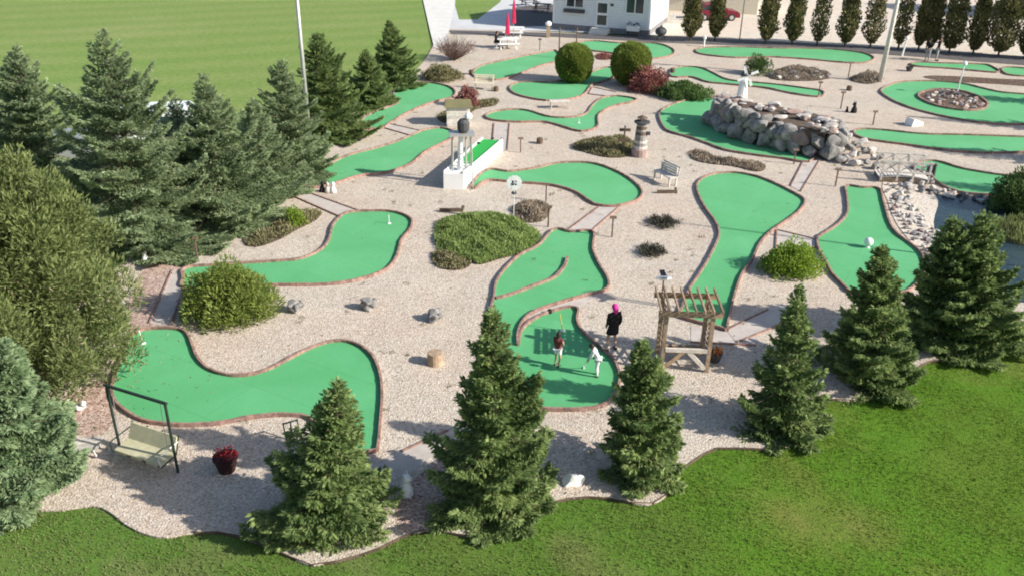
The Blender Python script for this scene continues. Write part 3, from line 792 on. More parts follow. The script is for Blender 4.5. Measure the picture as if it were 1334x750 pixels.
cover('heather_bed', [(1002, 96), (1030, 88), (1060, 92), (1082, 98), (1070, 105), (1030, 106), (1005, 103)], .35, 'heather', 'brown heather among the rocks of the far rock bed', 'heather', 69, 500)
cover('heather_bed', [(776, 73), (785, 71), (797, 73), (795, 78), (780, 78)], .2, 'redleaf', 'small flat dark red clump between the ball cedars', 'heather', 70, 500)

# columnar trees
def columnar(h, r, seed, n=5200):
    g = rng(seed)
    u = g.beta(1.1, 1.25, n); a = g.uniform(0, 6.28, n)
    rr = r * np.clip(np.minimum((u + .05) * 4.5, 1) * (1.02 - u) ** .42, 0.05, 1) * np.sqrt(g.random(n)) * (1 + .22 * np.sin(a * 3 + u * 14 + seed))
    keep = (np.sin(a * 2 + u * 19 + seed) + np.sin(u * 43 - a * 3)) > -1.45
    P = np.stack([rr * np.cos(a), rr * np.sin(a), h * (.055 + .935 * u)], 1)[keep]
    m = len(P)
    D = np.stack([np.cos(a) * .45, np.sin(a) * .45, np.ones(n) * 1.0], 1)[keep] + g.normal(0, .4, (m, 3))
    me = leafmesh('crown', [quads(P, D, g.uniform(.16, .3, m), .11, .3 + .35 * g.random(m) + .2 * np.sin(u[keep] * 30), g)])
    tk = MB(); tk.tube([(0, 0, -.02), (0, 0, h * .3), (0, 0, h * .9)], [.08, .06, .02], 7)
    for k in range(16):
        q = k * 2.4; z = h * (.1 + .05 * k); tk.tube([(0, 0, z), (r * .6 * math.cos(q), r * .6 * math.sin(q), z + h * .16)], [.025, .008], 4)
    return me, tk
COLS = [(899, 54, 24, 'first columnar tree from the house, dark and full'), (931, 54, 20, 'second columnar tree from the house, before the red car'), (997, 58, 24, 'third columnar tree from the house, right of the thin pole'), (1031, 59, 23, 'fourth columnar tree from the house'), (1064, 60, 22, 'fifth columnar tree from the house, slender'), (1100, 62, 24, 'sixth columnar tree from the house, widest in its middle'), (1133, 63, 25, 'thin leaved columnar tree left of the utility pole'), (1170, 64, 20, 'sparse columnar tree just right of the utility pole'), (1196, 66, 18, 'columnar tree left of the two standing adults'), (1210, 67, 17, 'columnar tree behind the two standing adults'), (1236, 69, 30, 'broad columnar tree right of the two standing adults'), (1267, 72, 22, 'columnar tree third from the right frame edge'), (1300, 74, 38, 'widest columnar tree near the right frame edge'), (1334, 77, 20, 'columnar tree cut by the right frame edge'), (1368, 79, 22, 'columnar tree beyond the right end of the row'), (1402, 81, 22, 'last columnar tree beyond the right end of the row')]
for k, (x, y, wd, lb) in enumerate(COLS):
    me, tk = columnar(5.4 + (k * 37 % 10) * .08, wd / 2 / ppm(x, y) * 1.08, 80 + k, 5200 if k not in (6, 7, 4) else 2600)
    tree('columnar_tree', G(x, y), me, tk, 'poplar', lb, 'columnar tree', 'columnar trees beside the parking lot')
c, t = spruce_meshes(8.5, 3.4, 97, .25, twig=.4)
tree('broadleaf_tree', G(1345, 20), dome(3.2, 3.2, 7.5, 60, 1.0, 98, .4, .3, 220), t, 'ground_juniper', 'light green tree on the far side of the lot at upper right', 'tree')

# ------------------------------------------------------------------ near lawn: blades
def blades():
    g = rng(5)
    poly = [tuple(G(*p)[:2]) for p in GRAVEL[0:43]]
    far = [G(1900, 440), G(1900, 1050), G(-500, 1050)]
    region = poly + [tuple(p[:2]) for p in far]
    A = np.array(region); lo, hi = A.min(0), A.max(0)
    n = 620000
    P2 = g.uniform(lo, hi, (n, 2)); P2 = P2[inside(P2, region)]
    # thin out with patches
    ph = np.sin(P2[:, 0] * .9 + 1.3) * np.sin(P2[:, 1] * 1.1) + .6 * np.sin(P2[:, 0] * 2.3 + P2[:, 1] * 1.7) + .4 * np.sin(P2[:, 0] * 5.1 - P2[:, 1] * 4.3)
    P2 = P2[g.random(len(P2)) < np.clip(.62 + .3 * ph, .12, 1)]
    n = len(P2)
    P = np.column_stack([P2, np.full(n, -.06)])
    D = g.normal(0, .45, (n, 3)); D[:, 2] = 1
    ph = np.sin(P2[:, 0] * .55 + .4) * np.sin(P2[:, 1] * .8 + .9) + .5 * np.sin(P2[:, 0] * 1.9 - P2[:, 1] * 1.3)
    me = leafmesh('grass', [quads(P, D, g.uniform(.035, .085, n), g.uniform(.014, .03, n), np.where(g.random(n) < .10, 1, .42 - .26 * ph + g.normal(0, .2, n)) + np.clip((17.6 - P2[:, 1] - np.abs(P2[:, 0]) * .12) * .22, -.25, .4), g)])
    tag(link(me, 'grass', 'grassblade'), 'mown grass blades of the near lawn below the gravel', 'grass', None, 'stuff')
blades()
# loose stones on the gravel
def stones():
    g = rng(6); poly = [tuple(G(*p)[:2]) for p in GRAVEL]
    holes = [[tuple(Vector(o.location[:2]) + Vector(v.co[:2])) for v in o.children[0].data.vertices if v.co.z > .01] for o in COL.objects if o.name.startswith('putting_green')]
    n = 26000
    P2 = np.column_stack([g.uniform(-14, 16, n), 15 + 26 * g.random(n) ** 1.5])
    P2 = P2[inside(P2, poly)]
    for h in holes: P2 = P2[~inside(P2, h)]
    n = len(P2)
    r = g.uniform(.014, .036, n)
    base = np.array([(1, 0, 0), (.3, .95, 0), (-.8, .6, 0), (-.8, -.6, 0), (.3, -.95, 0), (0, 0, 1.)])
    a = g.uniform(0, 6.28, n); V = np.repeat(base[None], n, 0) * (1 + g.normal(0, .2, (n, 6, 1)))
    X = V[..., 0] * np.cos(a)[:, None] - V[..., 1] * np.sin(a)[:, None]; Y = V[..., 0] * np.sin(a)[:, None] + V[..., 1] * np.cos(a)[:, None]
    V = np.stack([X, Y * .75, V[..., 2] * .75], 2) * r[:, None, None]; V[..., :2] += P2[:, None]
    V = V.reshape(-1, 3)
    me = bpy.data.meshes.new('pebbles')
    me.vertices.add(6 * n); me.vertices.foreach_set('co', V.astype(np.float32).ravel())
    tri = np.array([(0, 1, 5), (1, 2, 5), (2, 3, 5), (3, 4, 5), (4, 0, 5)]); I = (tri[None] + 6 * np.arange(n)[:, None, None]).reshape(-1)
    me.loops.add(15 * n); me.loops.foreach_set('vertex_index', I.astype(np.int32))
    me.polygons.add(5 * n); me.polygons.foreach_set('loop_start', np.arange(0, 15 * n, 3, dtype=np.int32))
    at = me.attributes.new('tint', 'FLOAT', 'FACE'); at.data.foreach_set('value', np.repeat(g.random(n), 5).astype(np.float32))
    me.update(calc_edges=True)
    tag(link(me, 'pebbles', 'palerock'), 'loose pale pebbles lying on the gravel of the course', 'pebbles', None, 'stuff')
stones()

def debris():
    g = rng(8); poly = [tuple(G(*p)[:2]) for p in GRAVEL]
    src = [(G(510, 150), 3), (G(420, 225), 4), (G(330, 270), 4), (G(220, 340), 3), (G(160, 470), 3.0), (G(430, 690), 3), (G(640, 660), 3), (G(830, 620), 2.5), (G(1020, 560), 3), (G(1140, 490), 3), (G(850, 120), 3), (G(600, 145), 2), (G(595, 80), 2.5), (G(300, 410), 2.5), (G(640, 320), 4), (G(1000, 300), 9)]
    P2 = np.concatenate([np.array(c[:2])[None] + g.normal(0, r * .55, (170, 2)) for c, r in src])
    P2 = P2[inside(P2, poly)]; n = len(P2)
    P = np.column_stack([P2, np.full(n, .027)]); D = g.normal(0, 1, (n, 3)); D[:, 2] = np.abs(D[:, 2]) * .25
    me = leafmesh('fallen_leaves', [quads(P, D, g.uniform(.04, .11, n), g.uniform(.02, .05, n), g.random(n), g, np.array([[0, 0, 1.]]))])
    tag(link(me, 'fallen_leaves', 'heather'), 'dry leaves and needles scattered under the trees and bushes', 'fallen leaves', None, 'stuff')
    m = 190; W = np.column_stack([g.uniform(-13, 18, m), g.uniform(17, 50, m)]); W = W[inside(W, poly)]
    for h in [[tuple(Vector(o.location[:2]) + Vector(v.co[:2])) for v in o.children[0].data.vertices if v.co.z > .01] for o in COL.objects if o.name.startswith('putting_green')]: W = W[~inside(W, h)]
    k = 14; P2 = np.repeat(W, k, 0) + g.normal(0, .05, (len(W) * k, 2)); n = len(P2)
    D = g.normal(0, .7, (n, 3)); D[:, 2] = np.abs(D[:, 2]) + .5
    me = leafmesh('weeds', [quads(np.column_stack([P2, np.zeros(n)]), D, g.uniform(.05, .13, n), g.uniform(.012, .03, n), g.random(n), g)])
    tag(link(me, 'weeds', 'olive'), 'small dry weeds sprouting through the gravel', 'weeds', None, 'stuff')
debris()

# ------------------------------------------------------------------ boulder mound, pond and stones
def mound():
    base = G(1000, 185)
    b2 = Vector(base[:2])
    foot = [Vector(G(*p)[:2]) - b2 for p in [(926, 161), (948, 177), (975, 187), (1003, 194), (1030, 199), (1056, 205), (1078, 208), (1092, 200), (1082, 187), (1062, 178), (1030, 171), (1000, 166), (965, 160), (945, 156)]]
    root = empty('rock_mound', base, 0, 'terraced mound of grey boulders with a rubble top in the mound green', 'rock mound')
    inn = [p * .9 for p in foot]
    MB().prism(inn, 0, 1.30).build('earth_core', 'soil', root)
    q = random.Random(11); n = 0
    front = resample(spline(foot[:7], 4, False), .1, False)
    back = resample(spline(foot[6:] + [foot[0]], 4, False), .1, False)
    def along(P, t): return P[min(len(P) - 1, int(t * (len(P) - 1)))]
    cen = sum(foot, Vector((0, 0))) / len(foot)
    for row, (cnt, z, rr) in enumerate(((9, .36, .68), (10, 1.0, .58), (11, 1.38, .40))):
        for k in range(cnt):
            p = along(front, (k + .5 + (row % 2) * .3) / (cnt + .3))
            p = p + (cen - p).normalized() * (.10 + .10 * row)
            tp = (k + .5) / cnt; s = rr * q.uniform(.72, 1.2) * (1 - .25 * tp); zz = z * (1 - .28 * max(0, tp - .55) / .45)
            MB().rock((p.x, p.y, zz), (s * q.uniform(1.05, 1.4), s * 1.05, s * q.uniform(.9, 1.1)), 100 + row * 20 + k, 3, t=q.uniform(.1, .8)).build('boulder', 'rock' if q.random() < .88 else 'redrock', root, True)
    for k in range(20):
        p = along(back, (k % 14 + .5 * (k >= 14)) / 14 if k < 14 else (k - 14 + .5) / 18); s = q.uniform(.38, .5)
        MB().rock((p.x, p.y, s * .8 if k < 14 else .85), (s * 1.2, s, s * 1.2), 300 + k, 3).build('boulder', 'rock', root, True)
    for k in range(60):
        t = q.random(); a = along(front, t); b = along(back, 1 - t); p = a.lerp(b, q.uniform(.16, .9)); s = q.uniform(.12, .30)
        MB().rock((p.x, p.y, 1.36 + q.uniform(0, .16)), (s * q.uniform(1.0, 1.9), s * 1.1, s * .55), 400 + k, 2, t=q.uniform(.1, 1)).build('top_stone', q.choice(['rock', 'palerock', 'palerock', 'palerock', 'redrock']), root, True)
    return root
mound()
CASC = [((1078, 176), 1.0), ((1088, 186), .8), ((1096, 194), .55), ((1106, 202), .45), ((1118, 208), .3), ((1128, 216), .2), ((1102, 190), .6), ((1112, 196), .5), ((1124, 203), .35), ((1136, 210), .25), ((1090, 200), .3), ((1100, 212), .2), ((1112, 216), .15), ((1140, 220), .1), ((1094, 212), .2), ((1070, 190), .9), ((1083, 198), .5), ((1122, 190), .2), ((1134, 200), .2), ((1146, 208), .1), ((1118, 196), .3), ((1106, 184), .4), ((1110, 208), .3)]
q = random.Random(21)
ROCKS = [MB().rock((0, 0, 0), (1, .85, .7), 500 + k, 2).build('rock', m_, None, True) for k, m_ in enumerate(('palerock', 'palerock', 'rock', 'redrock', 'darkgrey'))]
def rock_thing(k, loc, s, rz, label, group, first=set()):
    o = ROCKS[k] if k not in first else ROCKS[k].copy()
    if k in first: COL.objects.link(o)
    first.add(k)
    o.location = loc; o.scale = (s * q.uniform(.85, 1.3), s, s * q.uniform(.8, 1.1)); o.rotation_euler = (q.uniform(-.4, .4), q.uniform(-.4, .4), rz)
    return tag(o, label, 'rock', group)
for (p, z) in CASC:
    rock_thing(q.choice([0, 1, 2, 2, 4]), Vector(G(*p)) + Vector((0, 0, z * .7 + .08)), q.uniform(.18, .36), q.uniform(0, 6), 'stone in the dry cascade between the boulder mound and the footbridge', 'cascade stones')
sheet('pond', [(1196, 262), (1215, 254), (1245, 256), (1285, 262), (1334, 270), (1420, 280), (1440, 340), (1400, 400), (1340, 395), (1280, 385), (1235, 370), (1215, 340), (1205, 310), (1195, 285)], .018, 'water', 4, .012)
sheet('pond_bank', [(1150, 238), (1180, 236), (1205, 246), (1222, 262), (1216, 290), (1224, 325), (1240, 358), (1228, 362), (1205, 336), (1180, 308), (1166, 288), (1156, 262)], .022, 'lot', 3, .02)
bank = [(1152, 240), (1160, 258), (1166, 276), (1176, 292), (1188, 306), (1202, 322), (1212, 338), (1222, 352)]
for k in range(170):
    t = q.random() * (len(bank) - 1); i = int(t); u = t - i
    x = bank[i][0] * (1 - u) + bank[min(i + 1, 7)][0] * u + q.uniform(-3, 30); y = bank[i][1] * (1 - u) + bank[min(i + 1, 7)][1] * u + q.uniform(-5, 5)
    rock_thing(q.choice([0, 0, 1, 1, 2, 3]), Vector(G(x, y)) + Vector((0, 0, .06)), q.uniform(.07, .19), q.uniform(0, 6), 'pale stone heaped on the rocky pond bank beside the green', 'pond bank stones')
for k in range(46):
    x = 1196 + 145 * q.random(); y = 240 + (x - 1196) * .19 + q.uniform(-3, 7) + 4
    rock_thing(q.choice([0, 1, 2, 2, 4, 3]), Vector(G(x, y)) + Vector((0, 0, .06)), q.uniform(.10, .24), q.uniform(0, 6), 'stone in the retaining edge along the far side of the pond', 'far pond edge stones')
for k in range(22):
    x = 1180 + 36 * q.random(); y = 232 + q.uniform(-4, 16)
    rock_thing(q.choice([0, 0, 1, 2]), Vector(G(x, y)) + Vector((0, 0, .1)), q.uniform(.12, .28), q.uniform(0, 6), 'stone piled at the pond end of the white footbridge', 'footbridge stones')
for k in range(24):
    x = 1000 + 84 * q.random(); y = 104 - 8 * q.random()
    rock_thing(q.choice([0, 1, 2, 2, 3]), Vector(G(x, y)) + Vector((0, 0, .1)), q.uniform(.15, .38), q.uniform(0, 6), 'stone of the far rock bed behind the boulder mound', 'far rock bed stones')
c = G(1241, 133)
ov = [(1197, 127), (1205, 121), (1225, 118), (1250, 120), (1272, 127), (1285, 136), (1280, 143), (1260, 145), (1235, 142), (1212, 136)]
P = gpoly(ov, 3); P = [p - Vector(c[:2]) for p in P]
if area2(P) < 0: P.reverse()
root = empty('stone_bed', c, 0, 'oval bed of reddish stones in the middle of the ring green', 'stone bed')
MB().prism(P, .0, .06).build('soil_mound', 'mulch', root)
bricks(P, True, .12, .14, 0, .06, step=.4).build('brick_kerb', 'brick', root)
for k in range(56):
    u, v = q.uniform(.03, .97), q.random() * len(P); pp = P[int(v)] * math.sqrt(u) * .9
    MB().rock((pp.x, pp.y, .1), (q.uniform(.12, .26), q.uniform(.1, .2), .14), 700 + k, 1).build('stone', q.choice(['redrock', 'redrock', 'palerock', 'rock']), root, True)
c = G(1240, 345)
root = cover('pond_plant', [(1296, 292), (1330, 285), (1360, 292), (1360, 320), (1320, 318), (1298, 306)], .35, 'pine', 'yellow green marsh plants at the right of the pond', 'pond plants', 71, 300, .3, .05, upm=1.4)

# footbridge
def footbridge():
    base = G(1173, 234)
    root = empty('footbridge', base, R(-8), 'small pale wooden footbridge with cross braced rails by the pond', 'footbridge')
    d = MB()
    for k in range(16): d.box((-1.05 + k * .14, 0, .32 - .10 * ((k - 7.5) / 7.5) ** 2), (.125, 1.1, .05), t=rnd.uniform(.5, 1))
    d.build('deck', 'palewood', root)
    b = MB(); 
    for s in (-1, 1): b.bar((-1.1, s * .5, .14), (1.1, s * .5, .14), .1, .2, t=.4)
    b.build('beam', 'wood', root)
    for s in (-1, 1):
        r_ = MB()
        for x in (-1.05, -.35, .35, 1.05): r_.box((x, s * .6, .6), (.08, .08, .95), t=.7)
        for z in (.55, 1.05): r_.bar((-1.15, s * .6 + .045 * s, z), (1.15, s * .6 + .045 * s, z), .03, .08, t=.9)
        for x in (-1.05, -.35, .35): r_.bar((x, s * .6 - .045 * s, .5), (x + .7, s * .6 - .045 * s, 1.03), .025, .06, t=.8); r_.bar((x, s * .6 - .075 * s, 1.03), (x + .7, s * .6 - .075 * s, .5), .025, .06, t=.8)
        r_.build('railing', 'palewood', root)
footbridge()
for k, (x, y) in enumerate(((1207, 232), (1215, 230))):
    mb = MB(); mb.tube([(0, 0, 0), (0, 0, .55)], [.1, .09], 8); mb.lathe([(.11, .55), (.11, .6), (.03, .66)], n=8)
    tag(mb.build('bollard', 'darkgrey', None, False, G(x, y)), ('dark bollard nearest the footbridge at the pond green', 'dark bollard right beside its twin, on the pond green side')[k], 'bollard', 'dark bollards by the footbridge')

# ------------------------------------------------------------------ white lighthouse figure on the mound
def windmill():
    p = G(962, 158)
    loc = Vector((p.x, p.y, 1.35))
    root = empty('mini_windmill', loc, 0, 'white miniature windmill on the left end of the boulder mound', 'miniature windmill')
    MB().lathe([(.34, 0), (.30, .1), (.22, .9), (.19, 1.15), (.22, 1.18), (.22, 1.22)], n=12).build('tower', 'white', root, False)
    MB().lathe([(.22, 1.22), (.20, 1.32), (.02, 1.55)], n=12).build('cap', 'darkgrey', root)
    for k in range(4):
        a = R(20) + k * math.pi / 2; b = MB(); d = Vector((math.cos(a), 0, math.sin(a))); n = Vector((-math.sin(a), 0, math.cos(a)))
        c0 = Vector((.12, -.3, 1.28))
        b.bar(c0, c0 + d * .62, .03, .03)
        b.bar(c0 + d * .2 + n * .07, c0 + d * .6 + n * .07, .015, .12, up=(n.x, n.y, n.z))
        b.build('sail', 'white', root)
    b = MB(); b.tube([(.06, 0, 1.28), (.12, -.32, 1.28)], .035, 6); b.build('axle', 'darkgrey', root)
windmill()

# striped lighthouse
def lighthouse():
    p = G(833, 203); H = height_of(833, 203, 152)
    root = empty('mini_lighthouse', p, 0, 'miniature lighthouse banded in grey stone on a red base', 'miniature lighthouse')
    MB().lathe([(.42, 0), (.42, .38), (.36, .42)], n=14).build('base', 'redrock', root)
    zs = [.42 + (H - .75) * k / 9 for k in range(10)]
    for k in range(9):
        r0 = .34 - .012 * k
        MB().lathe([(r0 + .015, zs[k]), (r0 + .02, zs[k] + .03), (r0, zs[k + 1] - .02), (r0 - .01, zs[k + 1])], n=14, t=.95 - .6 * (k % 2)).build('stone_band', ('palerock' if k < 4 else 'rock') if k % 2 == 0 else ('rock' if k < 4 else 'darkwood'), root)
    MB().lathe([(.36, H - .33), (.40, H - .29), (.40, H - .24)], n=14).build('gallery', 'darkgrey', root)
    l = MB()
    for k in range(6): l.bar((.2 * math.cos(k * 1.047), .2 * math.sin(k * 1.047), H - .24), (.2 * math.cos(k * 1.047), .2 * math.sin(k * 1.047), H - .06), .03, .03)
    l.lathe([(.27, H - .06), (.05, H + .06)], n=12); l.build('lantern', 'darkwood', root)
    b = MB(); b.box((.34, -.16, 1.2), (.16, .1, .16)); b.build('lamp_box', 'darkgrey', root)
lighthouse()
# signpost with two dark arms
def fingerpost():
    p = G(812, 197); H = height_of(812, 197, 164)
    root = empty('signpost', p, 0, 'dark signpost with two crossarms left of the lighthouse', 'signpost')
    MB().bar((0, 0, 0), (0, 0, H), .07, .07).build('post', 'darkwood', root)
    for z in (H - .2, H - .75):
        MB().bar((-.28, -.055, z), (.28, -.055, z), .04, .15).build('arm', 'darkwood', root)
fingerpost()

# ------------------------------------------------------------------ ski-jump ramp with the tower
def ramp():
    a, b = G(578, 246), G(604, 247)           # near face of the box
    e1, e2 = G(632, 197), G(660, 199)         # far foot of the ramp
    A = G(591, 246)
    root = empty('ramp_hole', A, 0, 'white wedge ramp with bright green slope', 'golf ramp', )
    o = Vector(A)
    hz = height_of(578, 246, 226)
    # the wedge: high at the near end, sinking towards the far end
    n1, n2, f1, f2 = a - o, b - o, G(628, 195) - o, G(655, 197) - o
    up = Vector((0, 0, 1))
    hi, lo = hz, 1.02
    hi_f = .55
    mb = MB()
    mb.add([n1, n2, f2, f1, n1 + up * hi, n2 + up * hi, f2 + up * hi_f, f1 + up * hi_f], [(0, 1, 5, 4), (1, 2, 6, 5), (2, 3, 7, 6), (3, 0, 4, 7), (4, 5, 6, 7), (3, 2, 1, 0)])
    mb.build('box', 'white', root)
    def on(u, v, dz):
        lo_ = n1.lerp(n2, u); hi_ = f1.lerp(f2, u)
        p = lo_.lerp(hi_, v); return p + up * (hi + (hi_f - hi) * v + dz)
    t = MB(); t.add([on(.07, .27, .004), on(.93, .27, .004), on(.93, .99, .004), on(.07, .99, .004)], [(0, 1, 2, 3)])
    vs = [on(.07, .27, .02), on(.93, .27, .02), on(.93, .985, .02), on(.07, .985, .02)]
    t.add(vs + [v - up * .015 for v in vs], [(0, 1, 2, 3), (0, 4, 5, 1), (1, 5, 6, 2), (2, 6, 7, 3), (3, 7, 4, 0)]); t.build('slope_turf', 'brightturf', root)
    r = MB()
    for u in (.02, .98): r.bar(on(u, .0, .05), on(u, 1, .05), .05, .12)
    r.build('side_rail', 'white', root)
    c = MB(); 
    for (u, v) in ((.12, .83), (.5, 1.0), (.95, 1.0)): c.rock(on(u, v, .08), (.12, .1, .1), 5, 1)
    c.build('stone_bumper', 'darkgrey', root)
    # tower
    T = G(602, 240); H = height_of(602, 240, 150)
    tw = empty('water_tower', T, R(8), 'slim white lattice tower with a grey head over the ramp', 'tower')
    for k in range(4):
        x, y = (-.45, .45)[k % 2], (-.3, .3)[k // 2]
        MB().tube([(x, y, 0), (x * .9, y * .9, H * .72)], .035, 6).build('leg', 'metal', tw)
    MB().tube([(-.1, -.1, .4), (-.02, 0, H * .75)], [.15, .11], 10).build('pipe', 'white', tw)
    MB().tube([(.18, .0, .5), (.2, 0.05, H * .85)], [.05, .045], 8).build('pipe', 'metal', tw)
    MB().box((0, 0, H * .74), (1.1, .75, .1)).build('platform', 'metal', tw)
    MB().lathe([(.2, H * .76), (.27, H * .8), (.27, H * .9), (.16, H * .94)], (.08, 0, 0), n=12).build('barrel', 'darkgrey', tw)
    MB().lathe([(.12, H * .94), (.18, H * .965), (.16, H), (.05, H + .12)], (.3, 0, 0), n=10).build('finial', 'white', tw)
    b = MB()
    for z in (.3, .52): 
        b.bar((-.45, -.3, H * z), (.45, -.3, H * z), .03, .03); b.bar((-.45, .3, H * z), (.45, .3, H * z), .03, .03)
    b.bar((-.45, -.3, H * .3), (.45, -.3, H * .52), .025, .025)
    b.build('brace', 'metal', tw)
ramp()
# grey planter hut behind the tower
p = G(597, 162)
root = empty('planter_hut', p, R(5), 'weathered grey wooden hut below the red shrub', 'wooden hut')
mb = MB()
for k in range(7): mb.box((0, 0, .09 + k * .15), (1.25 + .02 * (k % 2), 1.1 + .02 * (k % 2), .145), t=rnd.uniform(.2, .8))
mb.build('wall', 'palewood', root)
mb = MB(); mb.add([(-.75, -.7, 1.1), (.75, -.7, 1.1), (.75, .7, 1.1), (-.75, .7, 1.1), (-.7, 0, 1.4), (.7, 0, 1.4)], [(0, 1, 5, 4), (3, 4, 5, 2), (0, 4, 3), (1, 2, 5), (0, 3, 2, 1)]); mb.build('roof', 'olive', root)

# ------------------------------------------------------------------ marker posts
def marker(bx, by, ty, label, plate=True, m='signwood', w_=.055):
    H = height_of(bx, by, ty)
    root = empty('hole_marker', G(bx, by), R(rnd.uniform(-15, 15)), label, 'hole marker', 'brown hole marker posts')
    MB().bar((0, 0, 0), (0, 0, H), w_, w_).build('post', m, root)
    if plate:
        b = MB(); b.box((0, -.02, H + .03), (.27, .05, .11), M=Matrix.Rotation(R(-35), 3, 'X')); b.build('plate', 'signwood', root)
for a in ((711, 263, 241, 'brown marker post at the left neck of the pear green by the ramp'), (714, 296, 270, 'brown marker post beside the brown heather clump'), (797, 309, 284, 'brown marker post at the head of the double back green'), (678, 199, 181, 'brown marker post beside the far end of the ramp'), (1137, 163, 146, 'brown marker post between the ring green and the long green'), (1034, 214, 196, 'brown marker post in front of the boulder mound'), (1088, 243, 221, 'brown marker post beside the slab path to the pond green'), (1066, 126, 108, 'brown marker post at the right end of the waisted green'), (1105, 101, 82, 'brown marker post below the long straight green'), (257, 336, 311, 'pale topped marker post under the blue spruce at left'), (1095, 142, 121, 'brown marker post right of the boulder mound terrace'), (838, 120, 113, 'small pale marker beside the reddish shrub'), (703, 66, 52, 'thin marker post left of the first ball cedar')):
    marker(*a)
for (bx, by, ty, lb) in ((728, 76, 38, 'dark slender post rising just left of the first ball cedar'), (751, 58, 38, 'thin dark post in front of the house window')):
    H = height_of(bx, by, ty)
    mb = MB(); mb.tube([(0, 0, 0), (0, 0, H)], [.055, .045], 6); mb.lathe([(.07, H), (.07, H + .05), (.02, H + .09)], n=6)
    tag(mb.build('slender_post', 'signwood', None, False, G(bx, by)), lb, 'post', 'slender posts by the house')

# flags
def flag(bx, by, ty, label, col='white', lean=0):
    H = height_of(bx, by, ty)
    root = empty('hole_flag', G(bx, by), 0, label, 'hole flag', 'thin white hole flags')
    MB().tube([(0, 0, .02), (lean, 0, H)], .016, 6).build('pole', 'white' if col == 'white' else 'yellow', root)
    MB().lathe([(.075, .022), (.075, .04), (.03, .05)], n=10).build('cup_rim', 'white', root)
flag(187, 448, 430, 'thin white flag pole in the hole at the left end of the nearest green', lean=-.06)
flag(507, 292, 280, 'short white flag pole in the bent green at left')
flag(733, 431, 408, 'pale yellow flag pole behind the child in maroon', 'yellow', -.12)
flag(754, 161, 155, 'tiny white flag pole in the wavy green')

# ------------------------------------------------------------------ furniture and ornaments
def bench(bx, by, rz, L, m, label, back=True, bh=.85, group='benches on the course'):
    root = empty('bench', G(bx, by), rz, label, 'bench', group)
    s = MB()
    for k in range(4): s.box((0, -.16 + k * .115, .43), (L, .10, .04), t=rnd.random())
    s.build('seat', m, root)
    if back:
        b = MB()
        for k in range(4): b.box((0, .24 + k * .025, .52 + k * .11), (L, .03, .085), t=rnd.random())
        b.build('backrest', m, root)
    for sx in (-1, 1):
        for y in (-.18, .2):
            g_ = MB(); g_.box((sx * L * .43, y, .205 if y < 0 or not back else .43), (.07, .07, .41 if y < 0 or not back else .86), t=.3); g_.build('leg', m, root)
bench(866, 238, R(-62), 1.3, 'palewood', 'pale slatted bench with dark shadow beside the pear green', True)
bench(630, 117, R(-6), 1.3, 'cream', 'cream coloured bench right of the red leaved shrub', True)
bench(729, 141, R(6), 1.2, 'palewood', 'low pale bench without back above the wavy green', False)
# wooden framed swing in the arbor
def arbor():
    fl, fr = G(861, 482), G(920, 484)
    c = (fl + fr) / 2; wdt = (fr - fl).length; H = 2.08; D = 1.0
    rz = math.atan2(fr.y - fl.y, fr.x - fl.x)
    root = empty('arbor', c, rz, 'weathered timber arbor with slatted top and bench', 'arbor')
    for sx in (-1, 1):
        for y in (0, D):
            MB().box((sx * wdt / 2, y, H / 2 - .05), (.11, .11, H - .1), t=rnd.random()).build('post', 'wood', root)
        lt = MB()
        for k in range(9): lt.bar((sx * wdt / 2, .08, .45 + k * .17), (sx * wdt / 2, D - .08, .62 + k * .17), .02, .035, t=rnd.random()); lt.bar((sx * wdt / 2 + .022, .08, .62 + k * .17), (sx * wdt / 2 + .022, D - .08, .45 + k * .17), .02, .035, t=rnd.random())
        lt.build('lattice', 'wood', root)
        for y in (0, D):
            pass
    for y in (-.09, D + .09):
        MB().bar((-wdt / 2 - .25, y, H - .16), (wdt / 2 + .25, y, H - .16), .05, .17, t=.6).build('beam', 'wood', root)
    for k in range(8):
        x = -wdt / 2 - .2 + (wdt + .4) * k / 7
        MB().bar((x, -.28, H + .005), (x, D + .28, H + .005), .045, .10, t=rnd.random()).build('top_slat', 'wood', root)
    MB().bar((-wdt / 2 + .06, -.03, .72), (wdt / 2 - .06, -.03, .72), .07, .12, t=1).build('front_rail', 'palewood', root)
    for sx in (-1, 1):
        MB().bar((sx * .08, -.03, .66), (sx * (wdt / 2 - .06), -.03, .12), .05, .12, t=.9).build('brace', 'palewood' if sx > 0 else 'wood', root)
    s = MB()
    for k in range(4): s.box((0, .35 + k * .13, .42), (wdt - .2, .11, .04), t=rnd.random())
    s.build('seat', 'wood', root)
arbor()
# flower tub and swinging planter beside the arbor
def pot(bx, by, r, h, m, fm, label, cat='flower pot'):
    root = empty('flower_pot', G(bx, by), 0, label, cat, 'flower pots on the gravel')
    MB().lathe([(r * .7, 0), (r, h * .85), (r * 1.08, h * .86), (r * 1.08, h), (r * .95, h), (r * .92, h * .9)], n=18).build('pot', m, root, False)
    g = rng(int(bx)); L = [(r * .5 * math.cos(k), r * .5 * math.sin(k), h + .03, r * .45) for k in range(7)]
    link(leafmesh('plant', lump_cloud(L, 900, g, .09, .05)), 'plant', fm, root)
pot(296, 612, .28, .42, 'redpot', 'redflower', 'dark red tub of red flowers in the spruce shadow')
pot(931, 470, .20, .30, 'darkgrey', 'orange', 'low dark pot of orange flowers right of the arbor')
pot(1184, 93, .24, .3, 'darkgrey', 'blackplant', 'dark planter beside the utility pole')
